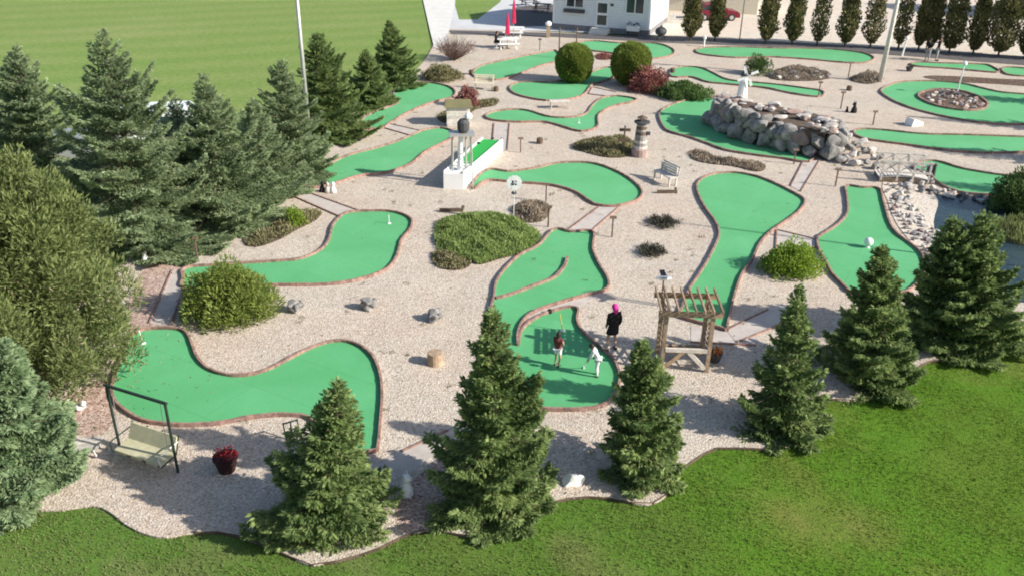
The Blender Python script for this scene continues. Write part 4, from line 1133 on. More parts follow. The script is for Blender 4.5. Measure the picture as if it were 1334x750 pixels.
# white bird sign above the arbor's back
p = G(861, 399)
root = empty('bird_spinner', p, 0, 'black and white bird shaped spinner on a thin post behind the arbor', 'garden spinner')
MB().tube([(0, 0, 0), (0, 0, 1.0)], .025, 6).build('post', 'signwood', root)
b = MB(); b.lathe([(.02, -.28), (.08, -.1), (.09, .1), (.03, .26)], n=8)
b.v = [(v[2], v[0], v[1] + 1.05) for v in b.v]; b.build('bird_body', 'white', root)
for s in (-1, 1):
    b = MB(); b.add([(-.08, 0, 1.08), (.12, 0, 1.08), (.05, s * .34, 1.2), (-.12, s * .3, 1.2), (-.08, 0, 1.06), (.12, 0, 1.06), (.05, s * .34, 1.185), (-.12, s * .3, 1.185)], [(0, 1, 2, 3), (7, 6, 5, 4), (0, 4, 5, 1), (1, 5, 6, 2), (2, 6, 7, 3), (3, 7, 4, 0)]); b.build('wing', 'darkgrey', root)
# garden swing
def swing():
    a0, a1 = G(158, 590), G(232, 615)
    c = (a0 + a1) / 2; rz = math.atan2(a1.y - a0.y, a1.x - a0.x); W = (a1 - a0).length
    H = height_of(232, 615, 525)
    root = empty('garden_swing', c, rz, 'garden swing with black frame and pale yellow seat, at lower left', 'garden swing')
    for sx in (-1, 1):
        l = MB(); l.tube([(sx * W / 2, 0, 0), (sx * W / 2, 0, H)], .034, 8); l.build('leg', 'blackmetal', root)
    MB().tube([(-W / 2 - .05, 0, H), (W / 2 + .05, 0, H)], .04, 8).build('top_bar', 'blackmetal', root)
    sw = W * .80
    M_ = MB(); M_.box((0, -.08, .36), (sw, .46, .09), M=Matrix.Rotation(R(6), 3, 'X')); M_.build('seat', 'yellowcloth', root)
    M_ = MB(); M_.box((0, .26, .58), (sw, .08, .42), M=Matrix.Rotation(R(-25), 3, 'X')); M_.build('backrest', 'yellowcloth', root)
    for x in (-sw / 2 - .01, -sw / 6, sw / 6, sw / 2 + .01):
        MB().tube([(x, -.38, .40), (x, -.3, .30), (x, .2, .34), (x, .37, .80)], .018, 6).build('seat_rib', 'blackmetal', root)
    for sx in (-1, 1):
        x = sx * (sw / 2 + .03)
        MB().tube([(x, -.34, .36), (x, -.36, .60), (x, -.25, .64), (x, .30, .66)], .02, 6).build('armrest', 'palewood' if sx > 0 else 'blackmetal', root)
        MB().tube([(x, -.05, .62), (x, 0, H)], .007, 4).build('hanger', 'metal', root)
swing()
# folded white lawn chair half under the juniper
root = empty('lawn_chair', G(112, 590), R(10), 'pale folding chair lying beside the pale spruce', 'lawn chair')
b = MB()
for k in range(6): b.box((0, k * .09 - .2, .26), (.75, .06, .03), t=rnd.random())
b.build('seat', 'palewood', root)
b = MB(); b.box((-.42, 0, .38), (.05, .55, .3), M=Matrix.Rotation(R(-20), 3, 'Y')); b.build('backrest', 'palewood', root)
for sx in (-.3, .3):
    for sy in (-.2, .2): MB().bar((sx, sy, 0), (sx * .8, sy, .25), .03, .03).build('leg', 'white', root)
b = MB(); b.rock((0, 0, .1), (.16, .12, .12), 3, 2); b.rock((.1, .0, .2), (.09, .09, .12), 4, 2)
tag(b.build('white_ornament', 'white', None, True, G(106, 534)), 'small white ornament on reddish gravel left of the swing', 'ornament')
# black wire stand by the first spruce
root = empty('wire_stand', G(384, 580), R(30), 'black metal sign frame leaning by the ragged spruce', 'sign frame')
b = MB()
for x in (-.18, 0, .18): b.bar((x, 0, 0.1), (x, .22, .62), .03, .03)
for z in (.12, .35, .6): b.bar((-.2, z * .4 - .04, z), (.2, z * .4 - .04, z), .03, .03)
b.build('frame', 'blackmetal', root)
b = MB(); b.bar((0, .3, 0), (0, .2, .5), .03, .03); b.build('prop', 'blackmetal', root)
# carved stumps on the gravel
for (x, y, k, lb) in ((383, 405, 0, 'grey stone seat left of the three on the gravel'), (480, 402, 1, 'knobbly grey stone seat in the middle of the three'), (566, 417, 2, 'grey stone seat right of the three on the gravel')):
    root = empty('carved_stone', G(x, y), R(20 * k), lb, 'stone seat', 'grey stone seats on the gravel')
    b = MB(); b.rock((0, 0, .13), (.33, .28, .19), 60 + k, 3); b.build('base', 'rock', root, True)
    b = MB(); b.rock((-.03, .02, .28), (.25, .22, .13), 70 + k, 3, t=.5); b.build('top', 'rock', root, True)
    for j in range(3):
        b = MB(); b.rock((.13 + .04 * j, -.14 + .13 * j, .20), (.14, .13, .13), 80 + k * 5 + j, 2, t=.2); b.build('knob', 'rock', root, True)
root = empty('log_stump', G(567, 473), 0, 'round cut log stump with a pale face on the gravel', 'log stump')
b = MB(); b.lathe([(.25, 0), (.235, .1), (.225, .36)], n=18); b.build('bark', 'wood', root)
b = MB(); b.lathe([(.215, .362), (.21, .372)], n=18); b.build('cut_face', 'wood', root)
# white pinwheel on a pole
p = G(669, 288); H = height_of(669, 288, 238)
root = empty('daisy_spinner', p, 0, 'white daisy disc on a thin pole above the creeping juniper', 'garden spinner')
MB().tube([(0, 0, 0), (0, 0, H - .05)], .016, 6).build('pole', 'white', root)
b = MB()
for k in range(12):
    a = k * math.pi / 6; d = Vector((math.cos(a), 0, math.sin(a))); b.bar(Vector((0, -.05 + .004 * (k % 3), H)) + d * .02, Vector((0, -.05 + .004 * (k % 3), H)) + d * .30, .20, .02, up=(0, 1, 0))
b.build('petal_ring', 'white', root)
b = MB(); b.lathe([(.001, -.02), (.08, -.015), (.06, .02), (.001, .03)], n=12); b.v = [(v[0], -v[2] - .07, v[1] + H) for v in b.v]; b.build('centre', 'greycloth', root)
b = MB(); b.lathe([(.02, 0), (.12, .06), (.1, .12)], (0, 0, H - .52), n=8); b.build('pot', 'darkgrey', root)
# white ball ornament
b = MB(); b.lathe([(.11, 0), (.08, .04), (.05, .07), (.10, .11), (.16, .19), (.175, .26), (.15, .35), (.08, .41), (.01, .425)], n=16)
tag(b.build('white_ball', 'white', None, True, G(1130, 323)), 'white ball ornament standing on the pond green', 'ball ornament')
# animal figures
def figure(bx, by, s, m, label, rz=0, ears=True, cat='animal figure'):
    root = empty('animal_figure', G(bx, by), rz, label, cat, 'small animal figures')
    b = MB()
    b.lathe([(.20, 0), (.26, .06), (.24, .22), (.17, .42), (.11, .54), (.09, .58)], n=12, sy=.85)
    b.lathe([(.08, .54), (.13, .60), (.145, .68), (.12, .77), (.05, .82)], (-.04, 0, 0), n=12)
    b.lathe([(.03, 0), (.07, .03), (.075, .08), (.04, .12)], (-.16, 0, .62), n=8)
    for sy in (-1, 1):
        b.tube([(-.14, sy * .1, .02), (-.14, sy * .09, .3)], [.05, .045], 7)
        b.rock((-.2, sy * .1, .03), (.08, .05, .04), 2, 1)
        if ears: b.tube([(-.02, sy * .08, .76), (0, sy * .11, .93)], [.045, .015], 6)
    b.v = [(v[0] * s, v[1] * s, v[2] * s) for v in b.v]
    b.build('body', m, root, True)
figure(529, 644, .72, 'white', 'white seated animal figure in the shade between the two near spruces', R(160))
figure(1112, 147, .75, 'blackcloth', 'black seated animal figure behind the boulder mound', R(20))
figure(1103, 146, .4, 'blackcloth', 'smaller black animal figure beside the larger black one', R(20), False)
figure(420, 250, .55, 'blackcloth', 'black animal figure at the end of the slim green', R(200))
figure(427, 251, .55, 'palerock', 'pale animal figure in the middle of its trio at the slim green', R(180))
figure(434, 251, .6, 'white', 'white animal figure in the trio at the slim green', R(150), False)
figure(190, 342, .6, 'white', 'white animal figure under the tall broad blue spruce', R(120))
figure(867, 226, .45, 'darkgrey', 'dark small animal figure behind the slatted bench', R(20))
b = MB(); b.rock((0, 0, .1), (.32, .2, .2), 91, 3, t=1)
tag(b.build('white_rock', 'white', None, True, G(748, 630)), 'single white rock in shade between two near spruces', 'rock')
# low ramp box
root = empty('ramp_block', G(1190, 163), R(20), 'white low wedge block in front of the ring green', 'wedge block')
b = MB(); b.add([(-.4, -.3, 0), (.4, -.3, 0), (.4, .3, 0), (-.4, .3, 0), (-.3, -.3, .42), (.4, -.3, .2), (.4, .3, .2), (-.3, .3, .42)], [(0, 1, 5, 4), (1, 2, 6, 5), (2, 3, 7, 6), (3, 0, 4, 7), (4, 5, 6, 7), (3, 2, 1, 0)]); b.build('block', 'white', root)
b = MB(); b.add([(-.3, -.25, .424), (.39, -.25, .206), (.39, .25, .206), (-.3, .25, .424)], [(0, 1, 2, 3)]); 
# lantern post near plaza, bbq, garden light
root = empty('lantern_post', G(714, 49), 0, 'stout brown post with white lantern at the path by the house', 'lantern post')
H = height_of(714, 49, 28)
MB().box((0, 0, H * .35), (.3, .3, H * .7), t=.5).build('post', 'wood', root)
MB().lathe([(.12, H * .7), (.24, H * .76), (.26, H * .9), (.1, H)], n=10).build('lantern', 'white', root)
root = empty('kettle_grill', G(860, 53), 0, 'dark kettle grill at the right corner of the house', 'grill')
for k in range(3):
    a = k * 2.1; MB().tube([(.45 * math.cos(a), .45 * math.sin(a), 0), (.2 * math.cos(a), .2 * math.sin(a), .5)], .03, 6).build('leg', 'darkgrey', root)
MB().lathe([(.05, .35), (.4, .5), (.48, .7), (.42, .9), (.2, 1.05), (.05, 1.1)], n=14).build('bowl', 'darkgrey', root, True)
MB().box((0, 0, 1.15), (.16, .06, .08)).build('handle', 'blackmetal', root)
root = empty('garden_light', G(1246, 124), 0, 'white garden lamp post in the oval stone bed', 'garden lamp')
H = height_of(1246, 124, 86)
MB().tube([(0, 0, 0), (.06, 0, H)], [.045, .035], 7).build('pole', 'white', root)
MB().lathe([(.05, 0), (.14, .06), (.14, .2), (.04, .3)], (.06, 0, H), n=10).build('lamp', 'white', root)
root = empty('garden_light', G(1175, 73), 0, 'white leaning lamp post left of the two standing adults', 'garden lamp')
H = height_of(1175, 73, 52)
MB().tube([(0, 0, 0), (.12, 0, H)], [.08, .05], 7).build('pole', 'white', root)
MB().lathe([(.05, 0), (.13, .05), (.13, .2), (.04, .25)], (.12, 0, H), n=10).build('lamp', 'white', root)
root = empty('garden_light', G(917, 61), 0, 'small white lamp at the left end of the long straight green', 'garden lamp')
MB().tube([(0, 0, 0), (0, 0, .55)], .06, 7).build('pole', 'white', root)
MB().lathe([(.05, .55), (.13, .6), (.12, .75), (.04, .8)], n=10).build('lamp', 'white', root)
# low bricks / stumps
for k, (x, y, lb) in enumerate(((646, 119, 'dark stump beside the cream bench'), (1106, 118, 'dark stump in the gravel below the long straight green'), (703, 187, 'dark stump right of the ramp end marker'), (876, 95, 'dark stump at the left tip of the waisted green'), (614, 97, 'dark stump at the left tip of the slanting green'), (886, 121, 'cream stone block in front of the low juniper'), (716, 408, 'black ball stone on the strip inside the double back green'))):
    m_ = 'darkwood' if k < 5 else ('cream' if k == 5 else 'rubber')
    b = MB(); b.lathe([(.17, 0), (.18, .1), (.17, .26), (.12, .3)], n=9); b.rock((.05, .02, .27), (.14, .12, .06), k, 1)
    if k == 6: b.v = [(v[0] * .45, v[1] * .45, v[2] * .5) for v in b.v]
    tag(b.build('stump', m_, None, False, G(x, y)), lb, 'stump', 'short stumps on the course')
# low logs
for (x, y, L, lb) in ((588, 276, 1.0, 'short grey timber lying on the gravel above the creeping juniper'), (869, 252, .9, 'short grey timber below the slatted bench')):
    b = MB(); b.bar((-L / 2, 0, .07), (L / 2, .05, .07), .12, .13, t=.4); b.bar((L / 2 - .06, .07, .07), (L / 2 - .02, .4, .09), .1, .12, t=.3)
    tag(b.build('timber', 'darkwood', None, False, G(x, y)), lb, 'timber', 'loose timbers')

# ------------------------------------------------------------------ tall poles
def lamp_pole(bx, by, H, r0, m, label, rz=0, name='lamp_pole', heads=True, lean=0):
    root = empty(name, G(bx, by), rz, label, 'lamp pole' if heads else 'utility pole', 'tall poles')
    MB().tube([(0, 0, 0), (lean * H, 0, H)], [r0, r0 * .6], 10).build('pole', m, root, True)
    if heads:
        MB().bar((-.7, 0, H), (.7, 0, H), .06, .06).build('crossarm', m, root)
        for s in (-1, 1): MB().box((s * .6, -.12, H - .08), (.34, .4, .12), taper=.7).build('lamp_head', m, root)
    else:
        MB().bar((-.9, -.14, H - .6), (.9, -.14, H - .6), .1, .1).build('crossarm', m, root)
        for x in (-.8, 0.3, .8): MB().lathe([(.04, 0), (.06, .06), (.03, .16)], (x, -.14, H - .54), n=8).build('insulator', 'white', root)
lamp_pole(404, 190, 9.5, .12, 'metal', 'tall grey steel lamp pole among the spruces at left')
lamp_pole(1146, 107, 9.0, .17, 'palewood', 'tall pale wooden utility pole by the columnar trees', 0, 'utility_pole', False, .02)
lamp_pole(963, 55, 8.0, .05, 'metal', 'thin grey pole between the columnar trees and red car', 0, 'lamp_pole')

for k, tip in enumerate(((882, 290), (792, 386))):
    t_ = G(*tip); L_ = 10 / math.tan(R(ELEV)); d_ = Vector((tosun.x, tosun.y, 0)).normalized()
    b_ = t_ + d_ * L_
    root = empty('lamp_pole', b_, 0, ('tall steel lamp pole outside the right frame edge, the farther one', 'tall steel lamp pole outside the right frame edge, the nearer one')[k], 'lamp pole', 'tall poles')
    MB().tube([(0, 0, 0), (0, 0, 10)], [.07, .045], 8).build('pole', 'metal', root)
    MB().lathe([(.05, 10), (.26, 10.05), (.26, 10.3), (.1, 10.42)], n=12).build('lamp_head', 'metal', root)
# ------------------------------------------------------------------ house
def house():
    a, b = G(720, 37.5), G(847, 42.5)
    W = (b - a).length; rz = math.atan2(b.y - a.y, b.x - a.x)
    rz = R(-20)
    root = empty('white_house', a, rz, 'white sided house with two windows and a glazed door', 'house')
    H, Dp = 3.4, 8.0
    w_ = MB(); w_.box((W / 2, Dp / 2, H / 2 + .42), (W, Dp, H - .42 + .42)); w_.build('wall', 'siding', root)
    sd = MB()
    for k in range(16): sd.box((W / 2, -.012, .62 + k * .19), (W - .2, .03, .018), t=.2)
    sd.build('siding_line', 'siding', root)
    f = MB(); f.box((W / 2, Dp / 2, .22), (W + .06, Dp + .06, .46)); f.build('foundation', 'foundation', root)
    for x in (.06, W - .06): MB().box((x, -.03, H / 2 + .5), (.16, .07, H - .1)).build('corner_board', 'white', root)
    rf = MB(); e = .5; zr = H + .42
    rf.add([(-e, -e, zr), (W + e, -e, zr), (W + e, Dp + e, zr), (-e, Dp + e, zr), (-e, Dp / 2, zr + 1.3), (W + e, Dp / 2, zr + 1.3)], [(0, 1, 5, 4), (3, 4, 5, 2), (0, 4, 3), (1, 2, 5), (0, 3, 2, 1)])
    rf.build('roof', 'roof', root)
    def win(x, w2, z0, z1, name='window'):
        fr = MB()
        for zz in (z0, z1): fr.box((x, -.05, zz), (w2 + .1, .08, .08))
        for xx in (x - w2 / 2, x, x + w2 / 2): fr.box((xx, -.052, (z0 + z1) / 2), (.08, .07, z1 - z0))
        o = fr.build(name, 'white', root)
        MB().box((x, -.02, (z0 + z1) / 2), (w2 - .06, .05, z1 - z0 - .06)).build('pane', 'glass', o)
    k = W / 127
    win(29 * k, 1.5, 1.9, 3.1); win(108 * k, 1.5, 1.75, 3.1)
    MB().box((29 * k, -.2, 1.62), (1.8, .32, .26)).build('flower_box', 'darkgrey', root)
    dr = MB(); dr.box((66 * k, -.03, 1.5), (1.08, .10, 2.15)); d = dr.build('door', 'white', root)
    for z in (1.02, 2.0): MB().box((66 * k, -.085, z), (.80, .03, .78)).build('door_pane', 'glass', d)
    MB().box((66 * k + .45, -.1, 1.35), (.06, .06, .12)).build('handle', 'metal', d)
    st = MB(); st.box((66 * k, -.55, .2), (1.5, 1.0, .4)); st.box((66 * k, -1.2, .1), (1.5, .35, .2)); st.build('step', 'palewalk', root)
    sg = MB(); sg.box((78 * k, -.03, 2.3), (.25, .04, .2)); sg.build('wall_light', 'darkgrey', root)
    # planter
    M = root.matrix_basis
    pl = empty('white_planter', Matrix.LocRotScale(root.location, root.rotation_euler, None) @ Vector((W - 1.2, -.45, 0)), rz, 'white planter of dark plants under the right house window', 'planter')
    MB().box((0, 0, .62), (1.0, .4, .42), taper=1.05).build('box', 'white', pl)
    for sx in (-.42, .42): MB().box((sx, 0, .21), (.08, .3, .42)).build('leg', 'darkgrey', pl)
    g = rng(3); link(leafmesh('plant', lump_cloud([(-.3, 0, .85, .2), (.25, 0, .85, .22)], 900, g, .15, .07)), 'plant', 'blackplant', pl)
house()
# second, pale building to the right behind
a = G(862, 14)
root = empty('pale_building', a, R(-12), 'cream building with a green window behind the house corner', 'building')
MB().box((4.5, 4, 1.9), (9, 8, 3.8)).build('wall', 'cream', root)
MB().add([(-.4, -.4, 3.8), (9.4, -.4, 3.8), (9.4, 8.4, 3.8), (-.4, 8.4, 3.8), (-.4, 4, 5), (9.4, 4, 5)], [(0, 1, 5, 4), (3, 4, 5, 2), (0, 4, 3), (1, 2, 5), (0, 3, 2, 1)]).build('roof', 'roof', root)
o = MB().box((1.2, -.03, 1.7), (1.6, .08, 1.2)).build('window', 'white', root)
MB().box((1.2, -.08, 1.7), (1.4, .03, 1.0)).build('pane', 'glass', o)
# white rail fence
root = empty('rail_fence', G(861, 30), R(-6), 'low pale rail fence right of the house', 'fence')
for x in (0, 1.2, 2.4, 3.6): MB().box((x, 0, .45), (.1, .1, .9)).build('post', 'white', root)
for z in (.4, .8): MB().bar((-.1, -.06, z), (3.7, -.06, z), .03, .09).build('rail', 'palewood', root)

# ------------------------------------------------------------------ vehicles
def car(loc, rz, paint, label, L=4.4, W=1.75, H=1.5, van=False):
    root = empty('parked_van' if van else 'parked_car', loc, rz, label, 'van' if van else 'car')
    if van:
        pr = [(-L / 2, .35), (-L / 2 + .02, H - .25), (-L / 2 + .2, H), (L * .22, H), (L * .36, H * .62), (L / 2 - .05, H * .5), (L / 2, .4)]
        win = [(-L * .42, H * .58), (-L * .42, H * .86), (L * .20, H * .86), (L * .31, H * .58)]
    else:
        pr = [(-L / 2, .35), (-L / 2 + .03, .85), (-L * .40, .95), (-L * .30, H - .06), (-L * .12, H), (L * .08, H - .03), (L * .22, .98), (L * .44, .85), (L / 2, .6), (L / 2 - .03, .3)]
        win = [(-L * .36, .97), (-L * .285, H - .13), (L * .06, H - .11), (L * .18, .99)]
    n = len(pr); b = MB()
    vs = []
    for y, kx in ((-W / 2, 1), (W / 2, 1)):
        for (x, z) in pr:
            t = max(0, (z - .9) / max(.1, H - .9)); vs.append((x, y * (1 - .12 * t), z))
    fs = [tuple(range(n))[::-1] if False else tuple(range(n)), tuple(range(n, 2 * n))[::-1]]
    fs += [(i, n + i, n + (i + 1) % n, (i + 1) % n) for i in range(n)]
    b.add(vs, fs); b.build('body', paint, root)
    for s in (-1, 1):
        g_ = MB(); pts = [(x, s * (W / 2 * (1 - .12 * max(0, (z - .9) / max(.1, H - .9))) + .006), z) for (x, z) in win]
        pin = [(x, y - s * .03, z) for (x, y, z) in pts]
        g_.add(pts + pin, [(0, 1, 2, 3), (7, 6, 5, 4), (0, 4, 5, 1), (1, 5, 6, 2), (2, 6, 7, 3), (3, 7, 4, 0)]); g_.build('side_window', 'glass', root)
        for x in (-L * .3, L * .31):
            w1 = MB(); w1.tube([(x, s * (W / 2 - .16), .33), (x, s * (W / 2 + .02), .33)], .33, 16); wh = w1.build('wheel', 'rubber', root)
            w2 = MB(); w2.tube([(x, s * (W / 2 + .0), .33), (x, s * (W / 2 + .03), .33)], .19, 12); w2.build('rim', 'metal', wh)
    if not van:
        for (p0, p1) in (((L * .085, H - .06), (L * .215, 1.0)), ((-L * .305, H - .1), (-L * .395, .97))):
            g_ = MB(); sg = 1 if p0[0] > 0 else -1
            nx, nz = (p0[1] - p1[1]), (p1[0] - p0[0]); l = math.hypot(nx, nz); nx, nz = sg * abs(nx) / l * .012, abs(nz) / l * .012
            a0, a1 = W * .40, W * .45
            g_.add([(p0[0] + nx, -a0, p0[1] + nz), (p0[0] + nx, a0, p0[1] + nz), (p1[0] + nx, a1, p1[1] + nz), (p1[0] + nx, -a1, p1[1] + nz)], [(0, 1, 2, 3)] if sg > 0 else [(3, 2, 1, 0)])
            g_.build('windscreen', 'glass', root)
    else:
        g_ = MB(); g_.add([(L * .225, -W * .39, H - .03), (L * .225, W * .39, H - .03), (L * .365, W * .44, H * .62 + .04), (L * .365, -W * .44, H * .62 + .04)], [(0, 1, 2, 3)]); 
        g_.build('windscreen', 'glass', root)
    return root
car(G(931, 26), R(5), 'redcar', 'dark red car parked behind the columnar trees', 4.2)
car(G(222, 192), R(12), 'whitecar', 'white van parked on the field behind the tall blue spruce', 5.2, 2.0, 2.1, True)
car(G(112, 212), R(15), 'greycar', 'grey car parked on the field at far left behind spruces', 4.4)

# ------------------------------------------------------------------ picnic tables, umbrellas
def picnic(loc, rz, m, label):
    root = empty('picnic_table', loc, rz, label, 'picnic table', 'picnic tables by the house')
    t = MB()
    for k in range(5): t.box((0, -.3 + k * .15, .74), (1.7, .14, .04), t=rnd.uniform(.5, 1))
    t.build('tabletop', m, root)
    for s in (-1, 1):
        b = MB(); b.box((0, s * .68, .44), (1.7, .26, .04)); b.build('seat', m, root)
        g_ = MB(); g_.bar((s * .6, -.7, 0), (s * .6, -.2, .72), .07, .07); g_.bar((s * .6, .7, 0), (s * .6, .2, .72), .07, .07); g_.bar((s * .6 + .04 * s, -.78, .4), (s * .6 + .04 * s, .78, .4), .04, .08); g_.build('leg', m, root)
    return root
P1, P2 = G(661, 63), G(669, 48)
picnic(P1, R(10), 'white', 'white picnic table where the person in black sits')
picnic(P2, R(-5), 'white', 'white picnic table behind the occupied one, nearer the house')
picnic(G(690, 8), R(20), 'darkgrey', 'dark picnic table in the shade left of the house')
picnic(G(706, 16), R(-10), 'darkgrey', 'dark picnic table at the corner of the house')
for P_, H_, lb in ((P1, 2.6, 'closed red parasol over the occupied picnic table'), (P2, 2.9, 'closed red parasol over the empty picnic table')):
    root = empty('closed_parasol', P_ + Vector((0, .0, 0)), 0, lb, 'parasol', 'closed red parasols')
    MB().tube([(0, 0, 0), (0, 0, H_)], .025, 7).build('pole', 'metal', root)
    c = MB(); prof = [(.05, 1.0), (.20, 1.08), (.17, 1.5), (.13, H_ - .5), (.05, H_ - .02), (.01, H_ + .05)]
    n = 16; vs, fs = [], []
    for (r_, z) in prof:
        for k in range(n): a = 2 * math.pi * k / n; rr = r_ * (1 if k % 2 else .68); vs.append((rr * math.cos(a), rr * math.sin(a), z))
    for i in range(len(prof) - 1):
        for k in range(n): fs.append((i * n + k, i * n + (k + 1) % n, (i + 1) * n + (k + 1) % n, (i + 1) * n + k))
    c.add(vs, fs); c.build('cloth', 'redcloth', root)

# ------------------------------------------------------------------ people
def skin_mesh(name, verts, edges, radii, sub=2):
    me = bpy.data.meshes.new(name); bm = bmesh.new()
    lay = bm.verts.layers.skin.verify()
    bv = [bm.verts.new(v) for v in verts]
    for a, b in edges: bm.edges.new((bv[a], bv[b]))
    for k, v in enumerate(bv):
        r = radii[k]; v[lay].radius = r if isinstance(r, tuple) else (r, r); v[lay].use_root = (k == 0)
    bm.to_mesh(me); bm.free()
    o = bpy.data.objects.new(name, me); COL.objects.link(o)
    o.modifiers.new('skin', 'SKIN').use_smooth_shade = True
    s = o.modifiers.new('sub', 'SUBSURF'); s.levels = s.render_levels = sub
    dg = bpy.context.evaluated_depsgraph_get()
    out = bpy.data.meshes.new_from_object(o.evaluated_get(dg))
    bpy.data.objects.remove(o); bpy.data.meshes.remove(me)
    return out

def mesh_to_mb(me, mb, t=.5):
    mb.add([v.co.copy() for v in me.vertices], [list(p.vertices) for p in me.polygons], t)
    bpy.data.meshes.remove(me)

def person(loc, rz, J, h, cloth, hair, label, top, bottom, hairlen=.1, coat=0, shoes='shoe', group=None, sleeves=True, legs_covered=True, fem=.92):
    """J: joint dict in units of body height, x = to the person's left, -y = facing direction"""
    root = empty('person', loc, rz, label, 'person', group)
    V = lambda k: Vector(J[k]) * h
    names = ['pel', 'waist', 'chest', 'neck', 'shl', 'ell', 'wrl', 'shr', 'elr', 'wrr', 'hil', 'knl', 'anl', 'tol', 'hir', 'knr', 'anr', 'tor', 'headb']
    rad = dict(pel=(.075, .062), waist=(.066, .052), chest=(.082, .062), neck=.030, shl=.040, ell=.025, wrl=.017, shr=.040, elr=.025, wrr=.017, hil=.050, knl=.034, anl=.022, tol=.020, hir=.050, knr=.034, anr=.022, tor=.020, headb=.03)
    idx = {n: i for i, n in enumerate(names)}
    E = [('pel', 'waist'), ('waist', 'chest'), ('chest', 'neck'), ('neck', 'headb'), ('chest', 'shl'), ('shl', 'ell'), ('ell', 'wrl'), ('chest', 'shr'), ('shr', 'elr'), ('elr', 'wrr'), ('pel', 'hil'), ('hil', 'knl'), ('knl', 'anl'), ('anl', 'tol'), ('pel', 'hir'), ('hir', 'knr'), ('knr', 'anr'), ('anr', 'tor')]
    sc_ = lambda r, k=1: tuple(x * h * k for x in r) if isinstance(r, tuple) else r * h * k
    me = skin_mesh('b', [V(n) for n in names], [(idx[a], idx[b]) for a, b in E], [sc_(rad[n], .90) for n in names])
    mb = MB(); mesh_to_mb(me, mb)
    # head: skull, jaw, nose, ears, eyes
    hc = Vector(J['head']) * h; f = (Vector(J['face'])).normalized(); up = Vector(J.get('hup', (0, 0, 1))); sd = f.cross(up).normalized(); up = sd.cross(f)
    M = Matrix((sd, -f, up)).transposed()
    def hp(x, y, z): return hc + M @ Vector((x, y, z)) * h
    bm = bmesh.new(); bmesh.ops.create_icosphere(bm, subdivisions=3, radius=1)
    vs = []
    for v in bm.verts:
        p = v.co.copy(); x, y, z = p.x * .043, p.y * .054, p.z * .066
        if z < -.01: k = 1 - .30 * min(1, (-z - .01) / .055); x *= k; y = y * (.9 if y > 0 else 1) - .004 * (1 - k)
        if y < -.04 and abs(z + .008) < .018 and abs(x) < .012: y -= .016
        if y < -.035 and abs(z - .008) < .01 and .008 < abs(x) < .028: y += .005
        if y < -.035 and abs(z + .033) < .007 and abs(x) < .02: y -= .004
        vs.append(hp(x, y, z))
    mb.add(vs, [[v.index for v in fc.verts] for fc in bm.faces]); bm.free()
    for s in (-1, 1): mb.rock(hp(s * .044, .004, -.004), (.008 * h, .012 * h, .018 * h), 1, 1)
    # hands: palm, four fingers, thumb
    for sfx in ('l', 'r'):
        w0 = V('wr' + sfx); e0 = V('el' + sfx); d = (w0 - e0).normalized(); a = d.orthogonal().normalized() if 'hand' not in J else (Vector((1, 0, 0)) - d * d.x).normalized(); b = d.cross(a)
        mb.tube([w0 - d * .01 * h, w0 + d * .02 * h, w0 + d * .05 * h], [.016 * h, .022 * h, .02 * h], 8)
        for k in range(4):
            q0 = w0 + d * .048 * h + a * (k - 1.5) * .0105 * h; l = (.038, .044, .041, .032)[k] * h
            mb.tube([q0, q0 + d * l * .5 + b * .004 * h, q0 + d * l * .85 + b * .016 * h], [.0062 * h, .0056 * h, .004 * h], 6)
        q0 = w0 + d * .018 * h + a * .018 * h; mb.tube([q0, q0 + (d * .7 + a) .normalized() * .022 * h, q0 + (d + a * .6).normalized() * .042 * h], [.0085 * h, .007 * h, .005 * h], 6)
    mb.build('body', 'skin', root, True)
    e = MB()
    for s in (-1, 1): e.rock(hp(s * .017, -.0475, .008), (.006 * h, .004 * h, .004 * h), 1, 1)
    e.build('eyes', 'shoe', root)
    # hair
    hb = MB(); bm = bmesh.new(); bmesh.ops.create_icosphere(bm, subdivisions=3, radius=1); vs = []
    for v in bm.verts:
        p = v.co; x, y, z = p.x * .060, p.y * .068 + .006, p.z * .076 + .008
        if p.z < .1 and p.y < .25: y = max(y, -.018 + .02 * max(0, p.z) * 8); x *= .98
        if p.z < 0 and p.y >= -.2: z = -hairlen * (-p.z) * (1.0) + .006; y = y * (1 if p.y > .2 else .8)
        vs.append(hp(x, y, z))
    hb.add(vs, [[v.index for v in fc.verts] for fc in bm.faces]); bm.free(); hb.build('hair', hair, root, True)
    # clothes
    def garment(name, ns, grow, m, ends=None):
        ii = {n: i for i, n in enumerate(ns)}; ee = [(ii[a], ii[b]) for a, b in E if a in ii and b in ii]
        vv = [V(n) for n in ns]
        if ends:
            for n, (t, src) in ends.items(): vv[ii[n]] = V(src).lerp(V(n), t)
        m_ = skin_mesh(name, vv, ee, [sc_(rad[n], grow) for n in ns]); o_ = MB(); mesh_to_mb(m_, o_); return o_.build(name, m, root, True)
    ends = {} if sleeves else {'ell': (.45, 'shl'), 'elr': (.45, 'shr')}
    ns = ['waist', 'pel', 'chest', 'neck', 'shl', 'ell', 'shr', 'elr'] + (['wrl', 'wrr'] if sleeves else [])
    if sleeves: ends = {'wrl': (.88, 'ell'), 'wrr': (.88, 'elr')}
    ends['neck'] = (.75, 'chest')
    garment('shirt', ns, 1.24 if not coat else 1.3, cloth[0], ends)
    cc = V('chest'); nk = V('neck'); cb = MB(); cb.tube([cc + (nk - cc) * .2, cc + (nk - cc) * .62, cc + (nk - cc) * 1.02], [.088 * h, .072 * h, .042 * h], 12); cb.build('collar', cloth[0], root, True)
